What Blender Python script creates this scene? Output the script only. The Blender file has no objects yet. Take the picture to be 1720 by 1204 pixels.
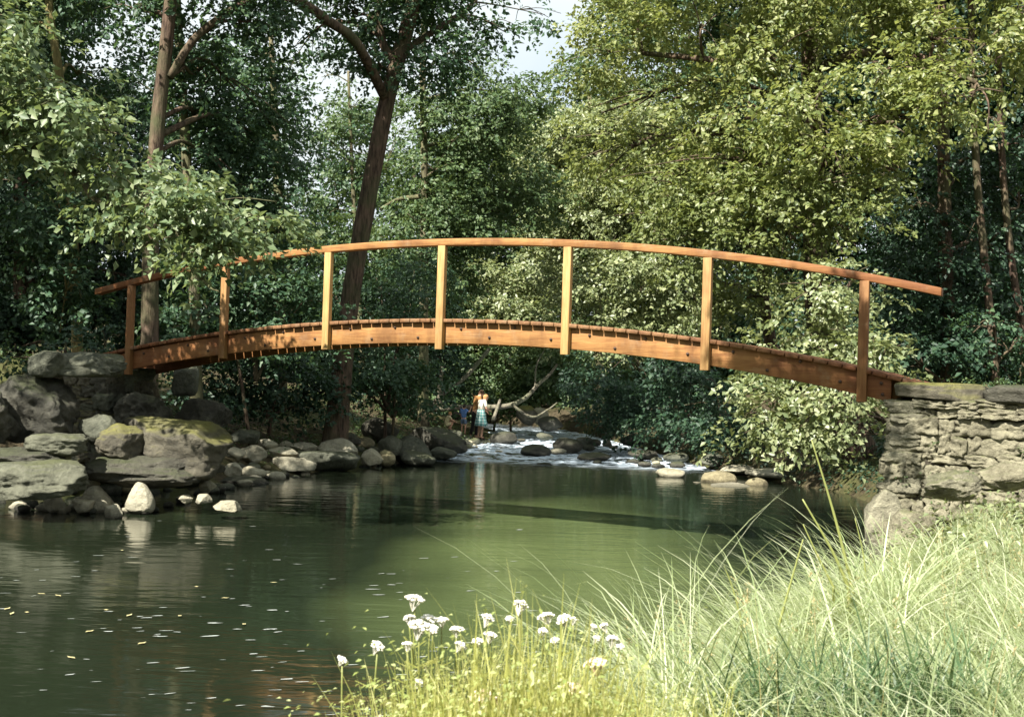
import bpy, bmesh, math, random
import numpy as np
from mathutils import Vector, Matrix, noise

R = math.radians
SC = bpy.context.scene
COL = SC.collection
rng = np.random.default_rng(7)
random.seed(7)

# ------------------------------------------------------------------ camera, sky, sun, exposure
F = 2076.0                      # focal length in photograph pixels (1720 wide)
EYE = Vector((0, 0, 2.4))
PITCH, ROLL = 0.83, 1.9
cam = bpy.data.cameras.new('camera')
cam.sensor_width = 36; cam.lens = 36 * F / 1720
cam.clip_start = 0.05; cam.clip_end = 2000
cam.dof.use_dof = True; cam.dof.focus_distance = 18.5; cam.dof.aperture_fstop = 8
camo = bpy.data.objects.new('camera', cam); COL.objects.link(camo)
CR = Matrix.Rotation(R(90 + PITCH), 3, 'X') @ Matrix.Rotation(R(ROLL), 3, 'Z')
camo.matrix_world = Matrix.Translation(EYE) @ CR.to_4x4()
SC.camera = camo

SUN_EL, SUN_AZ = 47.0, math.atan2(-0.62, -0.78)     # azimuth measured from +Y towards +X
to_sun = Vector((math.sin(SUN_AZ) * math.cos(R(SUN_EL)), math.cos(SUN_AZ) * math.cos(R(SUN_EL)), math.sin(R(SUN_EL))))
w = bpy.data.worlds.new('World'); SC.world = w; w.use_nodes = True
nt = w.node_tree; bg = nt.nodes['Background']
sky = nt.nodes.new('ShaderNodeTexSky'); sky.sky_type = 'NISHITA'; sky.sun_disc = False
sky.sun_elevation = R(SUN_EL); sky.sun_rotation = SUN_AZ
sky.air_density = 1.0; sky.dust_density = 2.5; sky.ozone_density = 1.0
tcw = nt.nodes.new('ShaderNodeTexCoord'); cn = nt.nodes.new('ShaderNodeTexNoise'); cn.inputs['Scale'].default_value = 2.2; cn.inputs['Detail'].default_value = 6
nt.links.new(tcw.outputs['Generated'], cn.inputs['Vector'])
cr_ = nt.nodes.new('ShaderNodeValToRGB'); cr_.color_ramp.elements[0].position = .12; cr_.color_ramp.elements[1].position = .45
nt.links.new(cn.outputs[0], cr_.inputs[0])
cm = nt.nodes.new('ShaderNodeMix'); cm.data_type = 'RGBA'; nt.links.new(cr_.outputs[0], cm.inputs[0])
nt.links.new(sky.outputs[0], cm.inputs[6]); cm.inputs[7].default_value = (4.6, 5.0, 5.1, 1)
nt.links.new(cm.outputs[2], bg.inputs[0]); bg.inputs[1].default_value = 0.07
sl = bpy.data.lights.new('sun', 'SUN'); sl.energy = 5.0; sl.angle = R(0.5); sl.color = (1.0, 0.95, 0.86)
so = bpy.data.objects.new('sun', sl); COL.objects.link(so)
so.rotation_euler = to_sun.to_track_quat('Z', 'Y').to_euler()
SC.view_settings.view_transform = 'Standard'; SC.view_settings.look = 'None'
SC.view_settings.gamma = 1; SC.view_settings.exposure = 1.6
SC.render.engine = 'CYCLES'
SC.cycles.max_bounces = 6; SC.cycles.diffuse_bounces = 3; SC.cycles.glossy_bounces = 2
SC.cycles.transmission_bounces = 3; SC.cycles.transparent_max_bounces = 4
SC.cycles.caustics_reflective = False; SC.cycles.caustics_refractive = False

def pt(px, py, Y):
    d = CR @ Vector(((px - 860) / F, (602 - py) / F, -1))
    return EYE + d * (Y / d.y)

# ------------------------------------------------------------------ object helpers
def tag(o, label=None, cat=None, group=None, kind=None):
    if label: o['label'] = label
    if cat: o['category'] = cat
    if group: o['group'] = group
    if kind: o['kind'] = kind
    return o

def link(o, parent=None):
    COL.objects.link(o)
    if parent is not None: o.parent = parent
    return o

def empty(name, loc=(0, 0, 0), rz=0):
    o = bpy.data.objects.new(name, None); o.location = loc; o.rotation_euler = (0, 0, rz)
    o.empty_display_size = .1
    return link(o)

def np_mesh(name, V, faces, smooth=False):
    """V (n,3); faces = list of int arrays (m,k)"""
    me = bpy.data.meshes.new(name)
    V = np.asarray(V, dtype=np.float32)
    me.vertices.add(len(V)); me.vertices.foreach_set('co', V.ravel())
    faces = [np.asarray(f, dtype=np.int32) for f in faces if len(f)]
    nl = sum(f.size for f in faces); npoly = sum(len(f) for f in faces)
    me.loops.add(nl); me.polygons.add(npoly)
    me.loops.foreach_set('vertex_index', np.concatenate([f.ravel() for f in faces]))
    starts = []; s = 0
    for f in faces:
        starts.append(s + np.arange(len(f)) * f.shape[1]); s += f.size
    me.polygons.foreach_set('loop_start', np.concatenate(starts).astype(np.int32))
    if smooth: me.polygons.foreach_set('use_smooth', np.ones(npoly, dtype=bool))
    me.update(calc_edges=True); me.validate()
    return me

def obj(name, me, mat, parent=None):
    o = bpy.data.objects.new(name, me)
    if mat is not None and not me.materials: me.materials.append(mat)
    return link(o, parent)

class MB:
    """collects tubes, boxes and blobs into one mesh"""
    def __init__(s): s.V = []; s.Q = []; s.T = []; s.n = 0
    def add(s, V, quads=(), tris=()):
        V = np.asarray(V, float)
        if len(quads): s.Q.append(np.asarray(quads) + s.n)
        if len(tris): s.T.append(np.asarray(tris) + s.n)
        s.V.append(V); s.n += len(V)
    def mesh(s, name, smooth=False):
        f = []
        if s.Q: f.append(np.concatenate(s.Q))
        if s.T: f.append(np.concatenate(s.T))
        return np_mesh(name, np.concatenate(s.V), f, smooth)
    def tube(s, P, rad, sides=10, rough=0.0, cap=True):
        P = np.asarray(P, float); rad = np.asarray(rad, float) * np.ones(len(P)); n = len(P)
        tg = np.gradient(P, axis=0); tg /= np.linalg.norm(tg, axis=1)[:, None] + 1e-9
        up = np.array([0.13, 1, 0.07]); 
        if abs(np.dot(tg[0], up)) > .9: up = np.array([1, 0.1, 0])
        A = up - tg * (tg @ up)[:, None]; A /= np.linalg.norm(A, axis=1)[:, None] + 1e-9
        B = np.cross(tg, A)
        a = np.linspace(0, 2 * np.pi, sides, endpoint=False)
        rr = rad[:, None] * np.ones(sides)
        if rough:
            ph = random.random() * 9; h = np.arange(n)[:, None]
            rr = rr * (1 + rough * (np.sin(3 * a + ph + h * .35) + .7 * np.sin(5 * a - ph + h * .6) + .8 * np.random.default_rng(n).normal(0, .5, (n, sides))))
        V = P[:, None] + A[:, None] * (np.cos(a) * rr)[..., None] + B[:, None] * (np.sin(a) * rr)[..., None]
        i = np.arange(n - 1)[:, None] * sides; j = np.arange(sides); k = (j + 1) % sides
        q = np.stack([i + j, i + k, i + sides + k, i + sides + j], -1).reshape(-1, 4)
        V = V.reshape(-1, 3)
        t = []
        if cap:
            V = np.vstack([V, P[0], P[-1]]); c0 = n * sides; b = (n - 1) * sides
            t = [(c0, (m + 1) % sides, m) for m in range(sides)] + [(c0 + 1, b + m, b + (m + 1) % sides) for m in range(sides)]
        s.add(V, q, t)
    def box(s, lo, hi, M=None):
        lo = np.array(lo, float); hi = np.array(hi, float)
        V = np.array([[x, y, z] for z in (0, 1) for y in (0, 1) for x in (0, 1)]) * (hi - lo) + lo
        if M is not None: V = np.array([tuple(M @ Vector(v)) for v in V])
        s.add(V, [(0, 2, 3, 1), (4, 5, 7, 6), (0, 1, 5, 4), (2, 6, 7, 3), (0, 4, 6, 2), (1, 3, 7, 5)])

def smooth_path(P, m=6):
    P = np.asarray(P, float)
    if len(P) < 3:
        return np.array([P[0] + (P[-1] - P[0]) * u for u in np.linspace(0, 1, m + 1)])
    E = np.vstack([2 * P[0] - P[1], P, 2 * P[-1] - P[-2]]); out = []
    for i in range(1, len(E) - 2):
        p0, p1, p2, p3 = E[i - 1], E[i], E[i + 1], E[i + 2]
        for t in np.linspace(0, 1, m, endpoint=False):
            out.append(.5 * ((2 * p1) + (-p0 + p2) * t + (2 * p0 - 5 * p1 + 4 * p2 - p3) * t * t + (-p0 + 3 * p1 - 3 * p2 + p3) * t ** 3))
    out.append(P[-1]); return np.array(out)

# ------------------------------------------------------------------ materials
def material(name):
    m = bpy.data.materials.new(name); m.use_nodes = True
    t = m.node_tree; return m, t, t.nodes['Principled BSDF']
def node(t, typ, **kw):
    n = t.nodes.new(typ)
    for k, v in kw.items(): setattr(n, k, v)
    return n
def noise_node(t, scale, detail=5, rough=.6, vec=None, dist=0):
    n = node(t, 'ShaderNodeTexNoise'); n.inputs['Scale'].default_value = scale
    n.inputs['Detail'].default_value = detail; n.inputs['Roughness'].default_value = rough
    n.inputs['Distortion'].default_value = dist
    if vec is not None: t.links.new(vec, n.inputs['Vector'])
    return n
def mapping(t, src, scale=(1, 1, 1), rot=(0, 0, 0)):
    mp = node(t, 'ShaderNodeMapping'); mp.inputs['Scale'].default_value = scale; mp.inputs['Rotation'].default_value = rot
    t.links.new(src, mp.inputs['Vector']); return mp.outputs[0]
def ramp(t, fac, stops):
    r = node(t, 'ShaderNodeValToRGB'); cr = r.color_ramp
    while len(cr.elements) < len(stops): cr.elements.new(.5)
    for e, (p, c) in zip(cr.elements, stops):
        e.position = p; e.color = (*c, 1) if len(c) == 3 else c
    t.links.new(fac, r.inputs[0]); return r.outputs[0]
def mixc(t, fac, a, b, mode='MIX'):
    n = node(t, 'ShaderNodeMix', data_type='RGBA', blend_type=mode)
    for k, v in ((0, fac), (6, a), (7, b)):
        if hasattr(v, 'is_output'): t.links.new(v, n.inputs[k])
        else: n.inputs[k].default_value = v if not isinstance(v, tuple) else (*v, 1) if len(v) == 3 else v
    return n.outputs[2]
def math_n(t, op, a, b=0.0):
    n = node(t, 'ShaderNodeMath', operation=op)
    for k, v in ((0, a), (1, b)):
        if hasattr(v, 'is_output'): t.links.new(v, n.inputs[k])
        else: n.inputs[k].default_value = v
    return n.outputs[0]
def bump(t, bsdf, h, strength=.4, dist=.02):
    b = node(t, 'ShaderNodeBump'); b.inputs['Strength'].default_value = strength; b.inputs['Distance'].default_value = dist
    t.links.new(h, b.inputs['Height']); t.links.new(b.outputs[0], bsdf.inputs['Normal'])

def leaf_mat(name, c1, c2, c3, transl=.35, rough=.5, spec=.35):
    m, t, b = material(name)
    g = node(t, 'ShaderNodeNewGeometry')
    col = ramp(t, g.outputs['Random Per Island'], [(0, c1), (.55, c2), (1, c3)])
    n = noise_node(t, .9, 3, .6, g.outputs['Position'])
    col = mixc(t, math_n(t, 'MULTIPLY', n.outputs[0], .7), col, tuple(.55 * x + .45 * y for x, y in zip(c1, c2)))
    t.links.new(col, b.inputs['Base Color'])
    b.inputs['Roughness'].default_value = rough; b.inputs['Specular IOR Level'].default_value = spec
    tr = node(t, 'ShaderNodeBsdfTranslucent')
    t.links.new(mixc(t, .5, col, (c3[0] * 1.2, c3[1] * 1.3, c3[2] * .6)), tr.inputs[0])
    mx = node(t, 'ShaderNodeMixShader'); mx.inputs[0].default_value = transl
    t.links.new(b.outputs[0], mx.inputs[1]); t.links.new(tr.outputs[0], mx.inputs[2])
    t.links.new(mx.outputs[0], t.nodes['Material Output'].inputs[0])
    return m

def bark_mat(name, dark, mid, moss, mossy=.4):
    m, t, b = material(name)
    g = node(t, 'ShaderNodeNewGeometry'); p = g.outputs['Position']
    n1 = noise_node(t, 9, 6, .65, mapping(t, p, (1.6, 1.6, .28)))
    n2 = noise_node(t, 1.3, 4, .6, p)
    col = ramp(t, n1.outputs[0], [(.36, dark), (.62, mid)])
    mk = ramp(t, n2.outputs[0], [(.5 - mossy * .3, (0, 0, 0)), (.85 - mossy * .3, (1, 1, 1))])
    col = mixc(t, mk, col, moss)
    t.links.new(col, b.inputs['Base Color']); b.inputs['Roughness'].default_value = .9
    b.inputs['Specular IOR Level'].default_value = .15
    bump(t, b, n1.outputs[0], .9, .05); return m

def rock_mat(name, dark, light, moss, moss_amt=.4, wet=.16):
    m, t, b = material(name)
    g = node(t, 'ShaderNodeNewGeometry'); p = g.outputs['Position']
    oi = node(t, 'ShaderNodeObjectInfo')
    n1 = noise_node(t, 2.2, 8, .68, p); n2 = noise_node(t, 13, 7, .75, p); n3 = noise_node(t, 1.1, 6, .7, p)
    n4 = noise_node(t, 42, 4, .7, p)
    base = math_n(t, 'ADD', math_n(t, 'MULTIPLY', n1.outputs[0], .6), math_n(t, 'MULTIPLY', n2.outputs[0], .4))
    col = ramp(t, base, [(.36, dark), (.64, light)])
    col = mixc(t, math_n(t, 'MULTIPLY', math_n(t, 'SUBTRACT', oi.outputs['Random'], .5), .3), col, (light[0] * 1.2, light[1] * 1.1, light[2] * .9))
    # lichen freckles and dark pits
    lf = ramp(t, n4.outputs[0], [(.62, (0, 0, 0)), (.7, (1, 1, 1))])
    col = mixc(t, math_n(t, 'MULTIPLY', lf, .4), col, tuple(min(.7, x * 1.4) for x in light))
    # moss that grows on upward faces
    sx = node(t, 'ShaderNodeSeparateXYZ'); t.links.new(g.outputs['Normal'], sx.inputs[0])
    up = math_n(t, 'MULTIPLY', sx.outputs[2], n3.outputs[0])
    mk = ramp(t, up, [(.50 - moss_amt * .45, (0, 0, 0)), (.80 - moss_amt * .36, (1, 1, 1))])
    mcol = mixc(t, n2.outputs[0], tuple(x * .45 for x in moss), tuple(x * 1.5 for x in moss))
    col = mixc(t, mk, col, mcol)
    # wet band just above the water
    sp = node(t, 'ShaderNodeSeparateXYZ'); t.links.new(p, sp.inputs[0])
    wz = math_n(t, 'ADD', sp.outputs[2], math_n(t, 'MULTIPLY', n2.outputs[0], .08))
    wm = ramp(t, wz, [(.06, (1, 1, 1)), (.06 + wet * .5, (0, 0, 0))])
    col = mixc(t, math_n(t, 'MULTIPLY', wm, .7), col, tuple(x * .35 for x in dark))
    t.links.new(col, b.inputs['Base Color']); b.inputs['Roughness'].default_value = .85
    b.inputs['Specular IOR Level'].default_value = .25
    h = math_n(t, 'ADD', math_n(t, 'ADD', n1.outputs[0], math_n(t, 'MULTIPLY', n2.outputs[0], .5)), math_n(t, 'MULTIPLY', n4.outputs[0], .18))
    bump(t, b, h, 1.0, .12); return m

def wood_mat(name, axis, dark, light, stain=(.06, .022, .01), ends=True):
    m, t, b = material(name)
    tc = node(t, 'ShaderNodeTexCoord'); p = tc.outputs['Object']
    s = [14, 14, 14]; s[axis] = .9
    n1 = noise_node(t, 1.6, 6, .65, mapping(t, p, tuple(s)), .4)
    s2 = [34, 34, 34]; s2[axis] = 2
    n2 = noise_node(t, 1.8, 4, .6, mapping(t, p, tuple(s2)))
    n3 = noise_node(t, 1.1, 5, .65, mapping(t, p, (1.4, 1.4, .55)))
    fac = math_n(t, 'ADD', math_n(t, 'MULTIPLY', n1.outputs[0], .6), math_n(t, 'MULTIPLY', n2.outputs[0], .4))
    col = ramp(t, fac, [(.33, dark), (.62, light)])
    st = ramp(t, n3.outputs[0], [(.46, (0, 0, 0)), (.68, (1, 1, 1))])
    col = mixc(t, math_n(t, 'MULTIPLY', st, .65), col, stain)
    if ends:  # shade at the bridge ends painted into the wood, with redder stain
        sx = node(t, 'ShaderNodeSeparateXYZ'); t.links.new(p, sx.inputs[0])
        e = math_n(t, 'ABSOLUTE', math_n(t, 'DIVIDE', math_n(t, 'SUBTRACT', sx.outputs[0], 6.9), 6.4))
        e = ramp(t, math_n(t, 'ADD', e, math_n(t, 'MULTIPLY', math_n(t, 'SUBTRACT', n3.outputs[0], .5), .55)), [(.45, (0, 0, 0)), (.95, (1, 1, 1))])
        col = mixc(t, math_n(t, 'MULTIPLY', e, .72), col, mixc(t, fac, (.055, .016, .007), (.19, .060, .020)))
    n5 = noise_node(t, 3.2, 6, .7, p)
    gm = ramp(t, n5.outputs[0], [(.54, (0, 0, 0)), (.72, (1, 1, 1))])
    col = mixc(t, math_n(t, 'MULTIPLY', gm, .35), col, (.30, .235, .15))
    t.links.new(col, b.inputs['Base Color']); b.inputs['Roughness'].default_value = .7
    b.inputs['Specular IOR Level'].default_value = .25
    bump(t, b, fac, .5, .008); return m

def cloth_mat(name, c, c2=None, scale=60):
    m, t, b = material(name)
    tc = node(t, 'ShaderNodeTexCoord'); n = noise_node(t, scale, 3, .6, tc.outputs['Object'])
    col = ramp(t, n.outputs[0], [(.3, tuple(x * .75 for x in c)), (.7, c2 or c)])
    t.links.new(col, b.inputs['Base Color']); b.inputs['Roughness'].default_value = .85
    bump(t, b, n.outputs[0], .2, .01); return m

M = {}
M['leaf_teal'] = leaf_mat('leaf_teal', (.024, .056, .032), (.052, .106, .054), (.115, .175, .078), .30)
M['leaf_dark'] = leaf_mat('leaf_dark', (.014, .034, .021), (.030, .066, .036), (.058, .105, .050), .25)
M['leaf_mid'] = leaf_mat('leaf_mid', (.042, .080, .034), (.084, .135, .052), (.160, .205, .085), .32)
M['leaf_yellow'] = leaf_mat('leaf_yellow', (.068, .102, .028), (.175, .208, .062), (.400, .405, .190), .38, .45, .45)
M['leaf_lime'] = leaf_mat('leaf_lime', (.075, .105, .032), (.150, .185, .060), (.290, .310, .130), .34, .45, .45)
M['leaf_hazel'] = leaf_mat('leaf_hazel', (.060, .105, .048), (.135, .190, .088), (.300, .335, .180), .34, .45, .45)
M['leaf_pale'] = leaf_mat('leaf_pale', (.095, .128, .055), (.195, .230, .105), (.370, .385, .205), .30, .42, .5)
M['bark_brown'] = bark_mat('bark_brown', (.032, .022, .017), (.150, .102, .074), (.075, .085, .040), .25)
M['bark_grey'] = bark_mat('bark_grey', (.040, .034, .024), (.170, .145, .090), (.110, .120, .055), .45)
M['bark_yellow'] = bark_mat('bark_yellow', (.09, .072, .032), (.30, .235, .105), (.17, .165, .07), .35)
M['dead_wood'] = bark_mat('dead_wood', (.07, .060, .044), (.22, .195, .15), (.12, .13, .075), .3)
M['rock_grey'] = rock_mat('rock_grey', (.027, .031, .023), (.185, .190, .140), (.080, .090, .030), .30)
M['rock_dark'] = rock_mat('rock_dark', (.030, .030, .025), (.115, .110, .085), (.055, .066, .026), .45)
M['rock_pale'] = rock_mat('rock_pale', (.20, .185, .13), (.50, .47, .35), (.20, .19, .07), .05)
M['rock_moss'] = rock_mat('rock_moss', (.045, .042, .034), (.17, .155, .11), (.165, .160, .042), .76)
M['rock_warm'] = rock_mat('rock_warm', (.09, .075, .045), (.42, .37, .22), (.16, .15, .04), .25)
M['rock_wall'] = rock_mat('rock_wall', (.040, .038, .026), (.40, .375, .265), (.100, .110, .040), .52)
M['mortar'] = rock_mat('mortar', (.035, .03, .024), (.12, .105, .075), (.06, .065, .025), .4)
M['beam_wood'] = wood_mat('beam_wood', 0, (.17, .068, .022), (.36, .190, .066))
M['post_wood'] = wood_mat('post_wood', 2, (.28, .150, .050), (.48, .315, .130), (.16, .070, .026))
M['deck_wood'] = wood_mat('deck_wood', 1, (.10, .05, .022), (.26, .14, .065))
M['iron'] = cloth_mat('iron', (.05, .03, .022), (.09, .05, .03), 40)

# ------------------------------------------------------------------ terrain
SHORE_L = np.array([(-60, 8), (-30, 13), (-14, 15.5), (-10.8, 18.3), (-9.0, 20.8), (-6.8, 23.2), (-5.6, 26), (-4.6, 29), (-3.2, 32.5), (-2.2, 36), (-1.4, 40), (-.55, 43), (.1, 46), (.3, 49), (-.6, 54), (-4, 61), (-12, 72), (-24, 84), (-60, 100)], float)
SHORE_R = np.array([(-60, -6), (-8, -3), (-2.4, 2.4), (-1.3, 4.1), (-.1, 5.3), (1.1, 7.1), (2.1, 9.4), (3.2, 11.6), (4.0, 13.6), (4.72, 15.2), (4.98, 15.95), (5.85, 17.7), (6.6, 19.5), (7.3, 21), (7.6, 24), (7.7, 28), (6.6, 31), (5.7, 34), (5.1, 38), (4.5, 42), (3.9, 46), (3.4, 50), (1.9, 56), (-2, 63), (-9, 74), (-20, 90), (-60, 110)], float)
def sdist(poly, x, y, side):
    best = np.full(x.shape, 1e9); sg = np.zeros(x.shape)
    for (ax, ay), (bx, by) in zip(poly[:-1], poly[1:]):
        dx, dy = bx - ax, by - ay; L2 = dx * dx + dy * dy
        t = np.clip(((x - ax) * dx + (y - ay) * dy) / L2, 0, 1)
        ex, ey = x - ax - t * dx, y - ay - t * dy; d = np.hypot(ex, ey)
        c = dx * (y - ay) - dy * (x - ax)
        u = d < best - 1e-6; best = np.where(u, d, best); sg = np.where(u, np.sign(c), sg)
    return best * sg * side
# bridge axis
BA = np.array([-6.81, 22.1]); BD = np.array([1.902, -0.986]); BAY = float(np.hypot(*BD)); BU = BD / BAY; BN = np.array([-BU[1], BU[0]])   # BN points away from the camera
def wob(x, y, s, k):
    return (np.sin(x * s + k) * np.cos(y * s * 1.13 - k * 2) + .6 * np.sin((x + y) * s * 1.9 + k * 3) + .4 * np.cos((x - 1.3 * y) * s * 3.1 + k)) / 2
def ground_z(x, y):
    x = np.asarray(x, float); y = np.asarray(y, float); x, y = np.broadcast_arrays(x, y)
    sL = sdist(SHORE_L, x, y, 1); sR = sdist(SHORE_R, x, y, -1)
    zl = np.interp(sL, [-8, -2, -.6, 0, .8, 2.5, 6, 12, 30, 60, 200], [-1.3, -.9, -.35, -.01, .32, .85, 1.5, 2.2, 4.5, 9, 16])
    zr = np.interp(sR, [-8, -2, -.6, 0, .35, 1.0, 3, 8, 20, 60, 200], [-1.3, -.9, -.35, -.01, .42, .80, 1.1, 1.9, 3.2, 9, 16])
    # low gravel bars towards the rapids
    far = np.clip((y - 34) / 6, 0, 1) * np.clip((58 - y) / 8, 0, 1)
    zl = np.where(sL > 0, zl * (1 - .6 * far * np.clip(1.5 - sL / 3, 0, 1)), zl)
    z = np.where(sL > sR, zl, zr)
    s = np.maximum(sL, sR)
    z = z + np.where(s > 0, .10, .04) * wob(x, y, .9, 1.3) * np.clip(np.abs(s), 0, 1) + .03 * wob(x, y, 3.7, .4) * np.clip(np.abs(s) * 2, 0, 1)
    z = z + .30 * np.exp(-((x - .1) ** 2 / 1.1 + (y - 3.3) ** 2 / 1.6)) * np.clip(sR / .4, 0, 1)
    u = (x - BA[0]) * BU[0] + (y - BA[1]) * BU[1]; v = (x - BA[0]) * BN[0] + (y - BA[1]) * BN[1]
    emb = np.clip((u - 13.6) / .4, 0, 1) * np.clip((v - .35) / .3, 0, 1) * np.clip((3.4 - v) / 1.5, 0, 1)
    z = np.maximum(z, -2 + 4.3 * emb)
    embl = np.clip((-.6 - u) / .8, 0, 1) * np.clip((v + .2) / .3, 0, 1) * np.clip((4 - v) / 2, 0, 1)
    return np.maximum(z, -2 + 4.4 * embl)
def gz(x, y): return float(ground_z(np.array([x]), np.array([y]))[0])

def axis_pts(lo, hi, d, far):
    c = np.arange(lo, hi + 1e-6, d); out = list(c); s = d
    while out[-1] < far: s *= 1.25; out.append(out[-1] + s)
    s = d; pre = []
    a = lo
    while a > -far: s *= 1.25; a -= s; pre.append(a)
    return np.array(pre[::-1] + out)
def grid_mesh(name, xs, ys, zf):
    X, Y = np.meshgrid(xs, ys); Z = zf(X, Y); nx, ny = len(xs), len(ys)
    i = np.arange(ny - 1)[:, None] * nx + np.arange(nx - 1)
    q = np.stack([i, i + 1, i + nx + 1, i + nx], -1).reshape(-1, 4)
    return np_mesh(name, np.stack([X, Y, Z], -1).reshape(-1, 3), [q], True)

m, t, b = material('soil'); M['soil'] = m
g = node(t, 'ShaderNodeNewGeometry'); p = g.outputs['Position']
n1 = noise_node(t, .55, 6, .65, p); n2 = noise_node(t, 9, 6, .7, p); n3 = noise_node(t, 40, 3, .6, p)
col = ramp(t, n2.outputs[0], [(.3, (.022, .018, .012)), (.55, (.075, .060, .036)), (.8, (.16, .135, .085))])
mk = ramp(t, n1.outputs[0], [(.45, (0, 0, 0)), (.62, (1, 1, 1))])
col = mixc(t, math_n(t, 'MULTIPLY', mk, .7), col, mixc(t, n3.outputs[0], (.03, .045, .015), (.12, .13, .04)))
t.links.new(col, b.inputs['Base Color']); b.inputs['Roughness'].default_value = .95; b.inputs['Specular IOR Level'].default_value = .1
bump(t, b, math_n(t, 'ADD', n2.outputs[0], math_n(t, 'MULTIPLY', n3.outputs[0], .4)), .9, .08)
tag(obj('ground', grid_mesh('ground', axis_pts(-16, 12, .25, 500), axis_pts(-6, 60, .25, 500), ground_z), M['soil']), kind='structure')

# water: dark pool, foaming rapids further up
m, t, b = material('water'); M['water'] = m
g = node(t, 'ShaderNodeNewGeometry'); p = g.outputs['Position']
sp = node(t, 'ShaderNodeSeparateXYZ'); t.links.new(p, sp.inputs[0])
r1 = noise_node(t, 1.0, 3, .55, mapping(t, p, (.9, 2.6, 1), (0, 0, R(-6))), .5)
r2 = noise_node(t, 1.0, 2, .5, mapping(t, p, (3.0, 9.0, 1), (0, 0, R(8))))
r3 = noise_node(t, .25, 2, .5, p)
f1 = noise_node(t, 1.0, 5, .7, mapping(t, p, (1.1, 2.3, 1), (0, 0, R(10))), 1.2)
yy = ramp(t, math_n(t, 'DIVIDE', math_n(t, 'ADD', sp.outputs[1], math_n(t, 'MULTIPLY', sp.outputs[0], .12)), 100), [(.335, (0, 0, 0)), (.352, (1, 1, 1)), (.52, (1, 1, 1)), (.60, (0, 0, 0))])
foam = ramp(t, f1.outputs[0], [(.38, (0, 0, 0)), (.56, (1, 1, 1))])
foam = math_n(t, 'MULTIPLY', foam, yy)
murk = mixc(t, r3.outputs[0], (.006, .009, .0055), (.016, .022, .011))
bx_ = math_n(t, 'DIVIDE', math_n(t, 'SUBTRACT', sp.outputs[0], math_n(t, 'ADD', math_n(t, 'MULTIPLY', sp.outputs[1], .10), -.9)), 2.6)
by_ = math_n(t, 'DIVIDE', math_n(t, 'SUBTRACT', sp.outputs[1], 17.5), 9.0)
refl_patch = math_n(t, 'ADD', math_n(t, 'ADD', math_n(t, 'MULTIPLY', bx_, bx_), math_n(t, 'MULTIPLY', by_, by_)), math_n(t, 'MULTIPLY', math_n(t, 'SUBTRACT', r3.outputs[0], .5), 1.6))
murk = mixc(t, ramp(t, refl_patch, [(.05, (1, 1, 1)), (1.0, (0, 0, 0))]), murk, (.082, .108, .042))     # bright tree reflection painted into the water colour as a green patch
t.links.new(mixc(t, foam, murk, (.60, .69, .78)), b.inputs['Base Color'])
t.links.new(math_n(t, 'ADD', math_n(t, 'MULTIPLY', foam, .5), .07), b.inputs['Roughness'])
b.inputs['IOR'].default_value = 1.45
h = math_n(t, 'ADD', math_n(t, 'ADD', math_n(t, 'MULTIPLY', r1.outputs[0], 1.0), math_n(t, 'MULTIPLY', r2.outputs[0], .22)), math_n(t, 'MULTIPLY', math_n(t, 'MULTIPLY', f1.outputs[0], yy), 2.5))
bump(t, b, h, .19, .05)
def water_z(x, y):
    k = np.clip((y + .12 * x - 33.5) / 3, 0, 1)
    up = np.clip((y + .12 * x - 34) / 14, 0, 1) * .10
    return up + k * .045 * (wob(x, y, 3.1, .7) + .8 * wob(x, y, 6.3, 2.1))
xs = np.concatenate([np.arange(-60, -6, 1.5), np.arange(-6, 8.01, .12), np.arange(9, 14, 1.5)])
ys = np.concatenate([np.arange(-6, 32, 1.0), np.arange(32, 54, .12), np.arange(54, 112, 1.5)])
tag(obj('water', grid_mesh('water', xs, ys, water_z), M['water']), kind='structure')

# ------------------------------------------------------------------ footbridge
def tx(px):      # parameter t along the bridge for an (approximately level) image column
    a, bb = np.array([BA[0], BA[1]]), BD
    k = (px - 860) / F
    return (k * a[1] - a[0]) / (bb[0] - k * bb[1])
def zat(px, py):
    best = None
    t = tx(px)
    for _ in range(6):
        Y = BA[1] + BD[1] * t; q = pt(px, py, Y); t += ((q.x - BA[0]) - BD[0] * t) / BD[0] * .9
    Y = BA[1] + BD[1] * t
    return t, pt(px, py, Y).z
def fitz(pts, deg=4):
    T, Z = zip(*[zat(*p) for p in pts]); return np.polynomial.Polynomial.fit(T, Z, deg), T
rail_z, rT = fitz([(165, 486), (219, 471), (373, 439), (545, 414), (740, 402), (958, 404), (1190, 421), (1452, 457), (1583, 485)])
deck_z, _ = fitz([(218, 586), (372, 557), (541, 545), (736, 533.5), (952, 543), (1187, 569), (1448, 614), (1490, 626)])
T0, T1 = -.34, 6.17
bridge = empty('footbridge', (BA[0], BA[1], 0), math.atan2(BU[1], BU[0]))
tag(bridge, 'arched orange-brown timber footbridge spanning the river between two stone abutments', 'footbridge')
def sweep(mb, ts, zf, z0, z1, y0, y1):
    V = []
    for t_ in ts:
        for yy_, zz_ in ((y0, z0), (y1, z0), (y1, z1), (y0, z1)): V.append((t_ * BAY, yy_, float(zf(t_)) + zz_))
    n = len(ts); q = []
    for i in range(n - 1):
        for j in range(4): q.append((i * 4 + j, i * 4 + (j + 1) % 4, i * 4 + 4 + (j + 1) % 4, i * 4 + 4 + j))
    q += [(3, 2, 1, 0), tuple((n - 1) * 4 + j for j in range(4))]
    mb.add(V, q)
def bevel(o, w_=.006, seg=2):
    md = o.modifiers.new('bevel', 'BEVEL'); md.width = w_; md.segments = seg; md.limit_method = 'ANGLE'; md.angle_limit = R(40)
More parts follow.
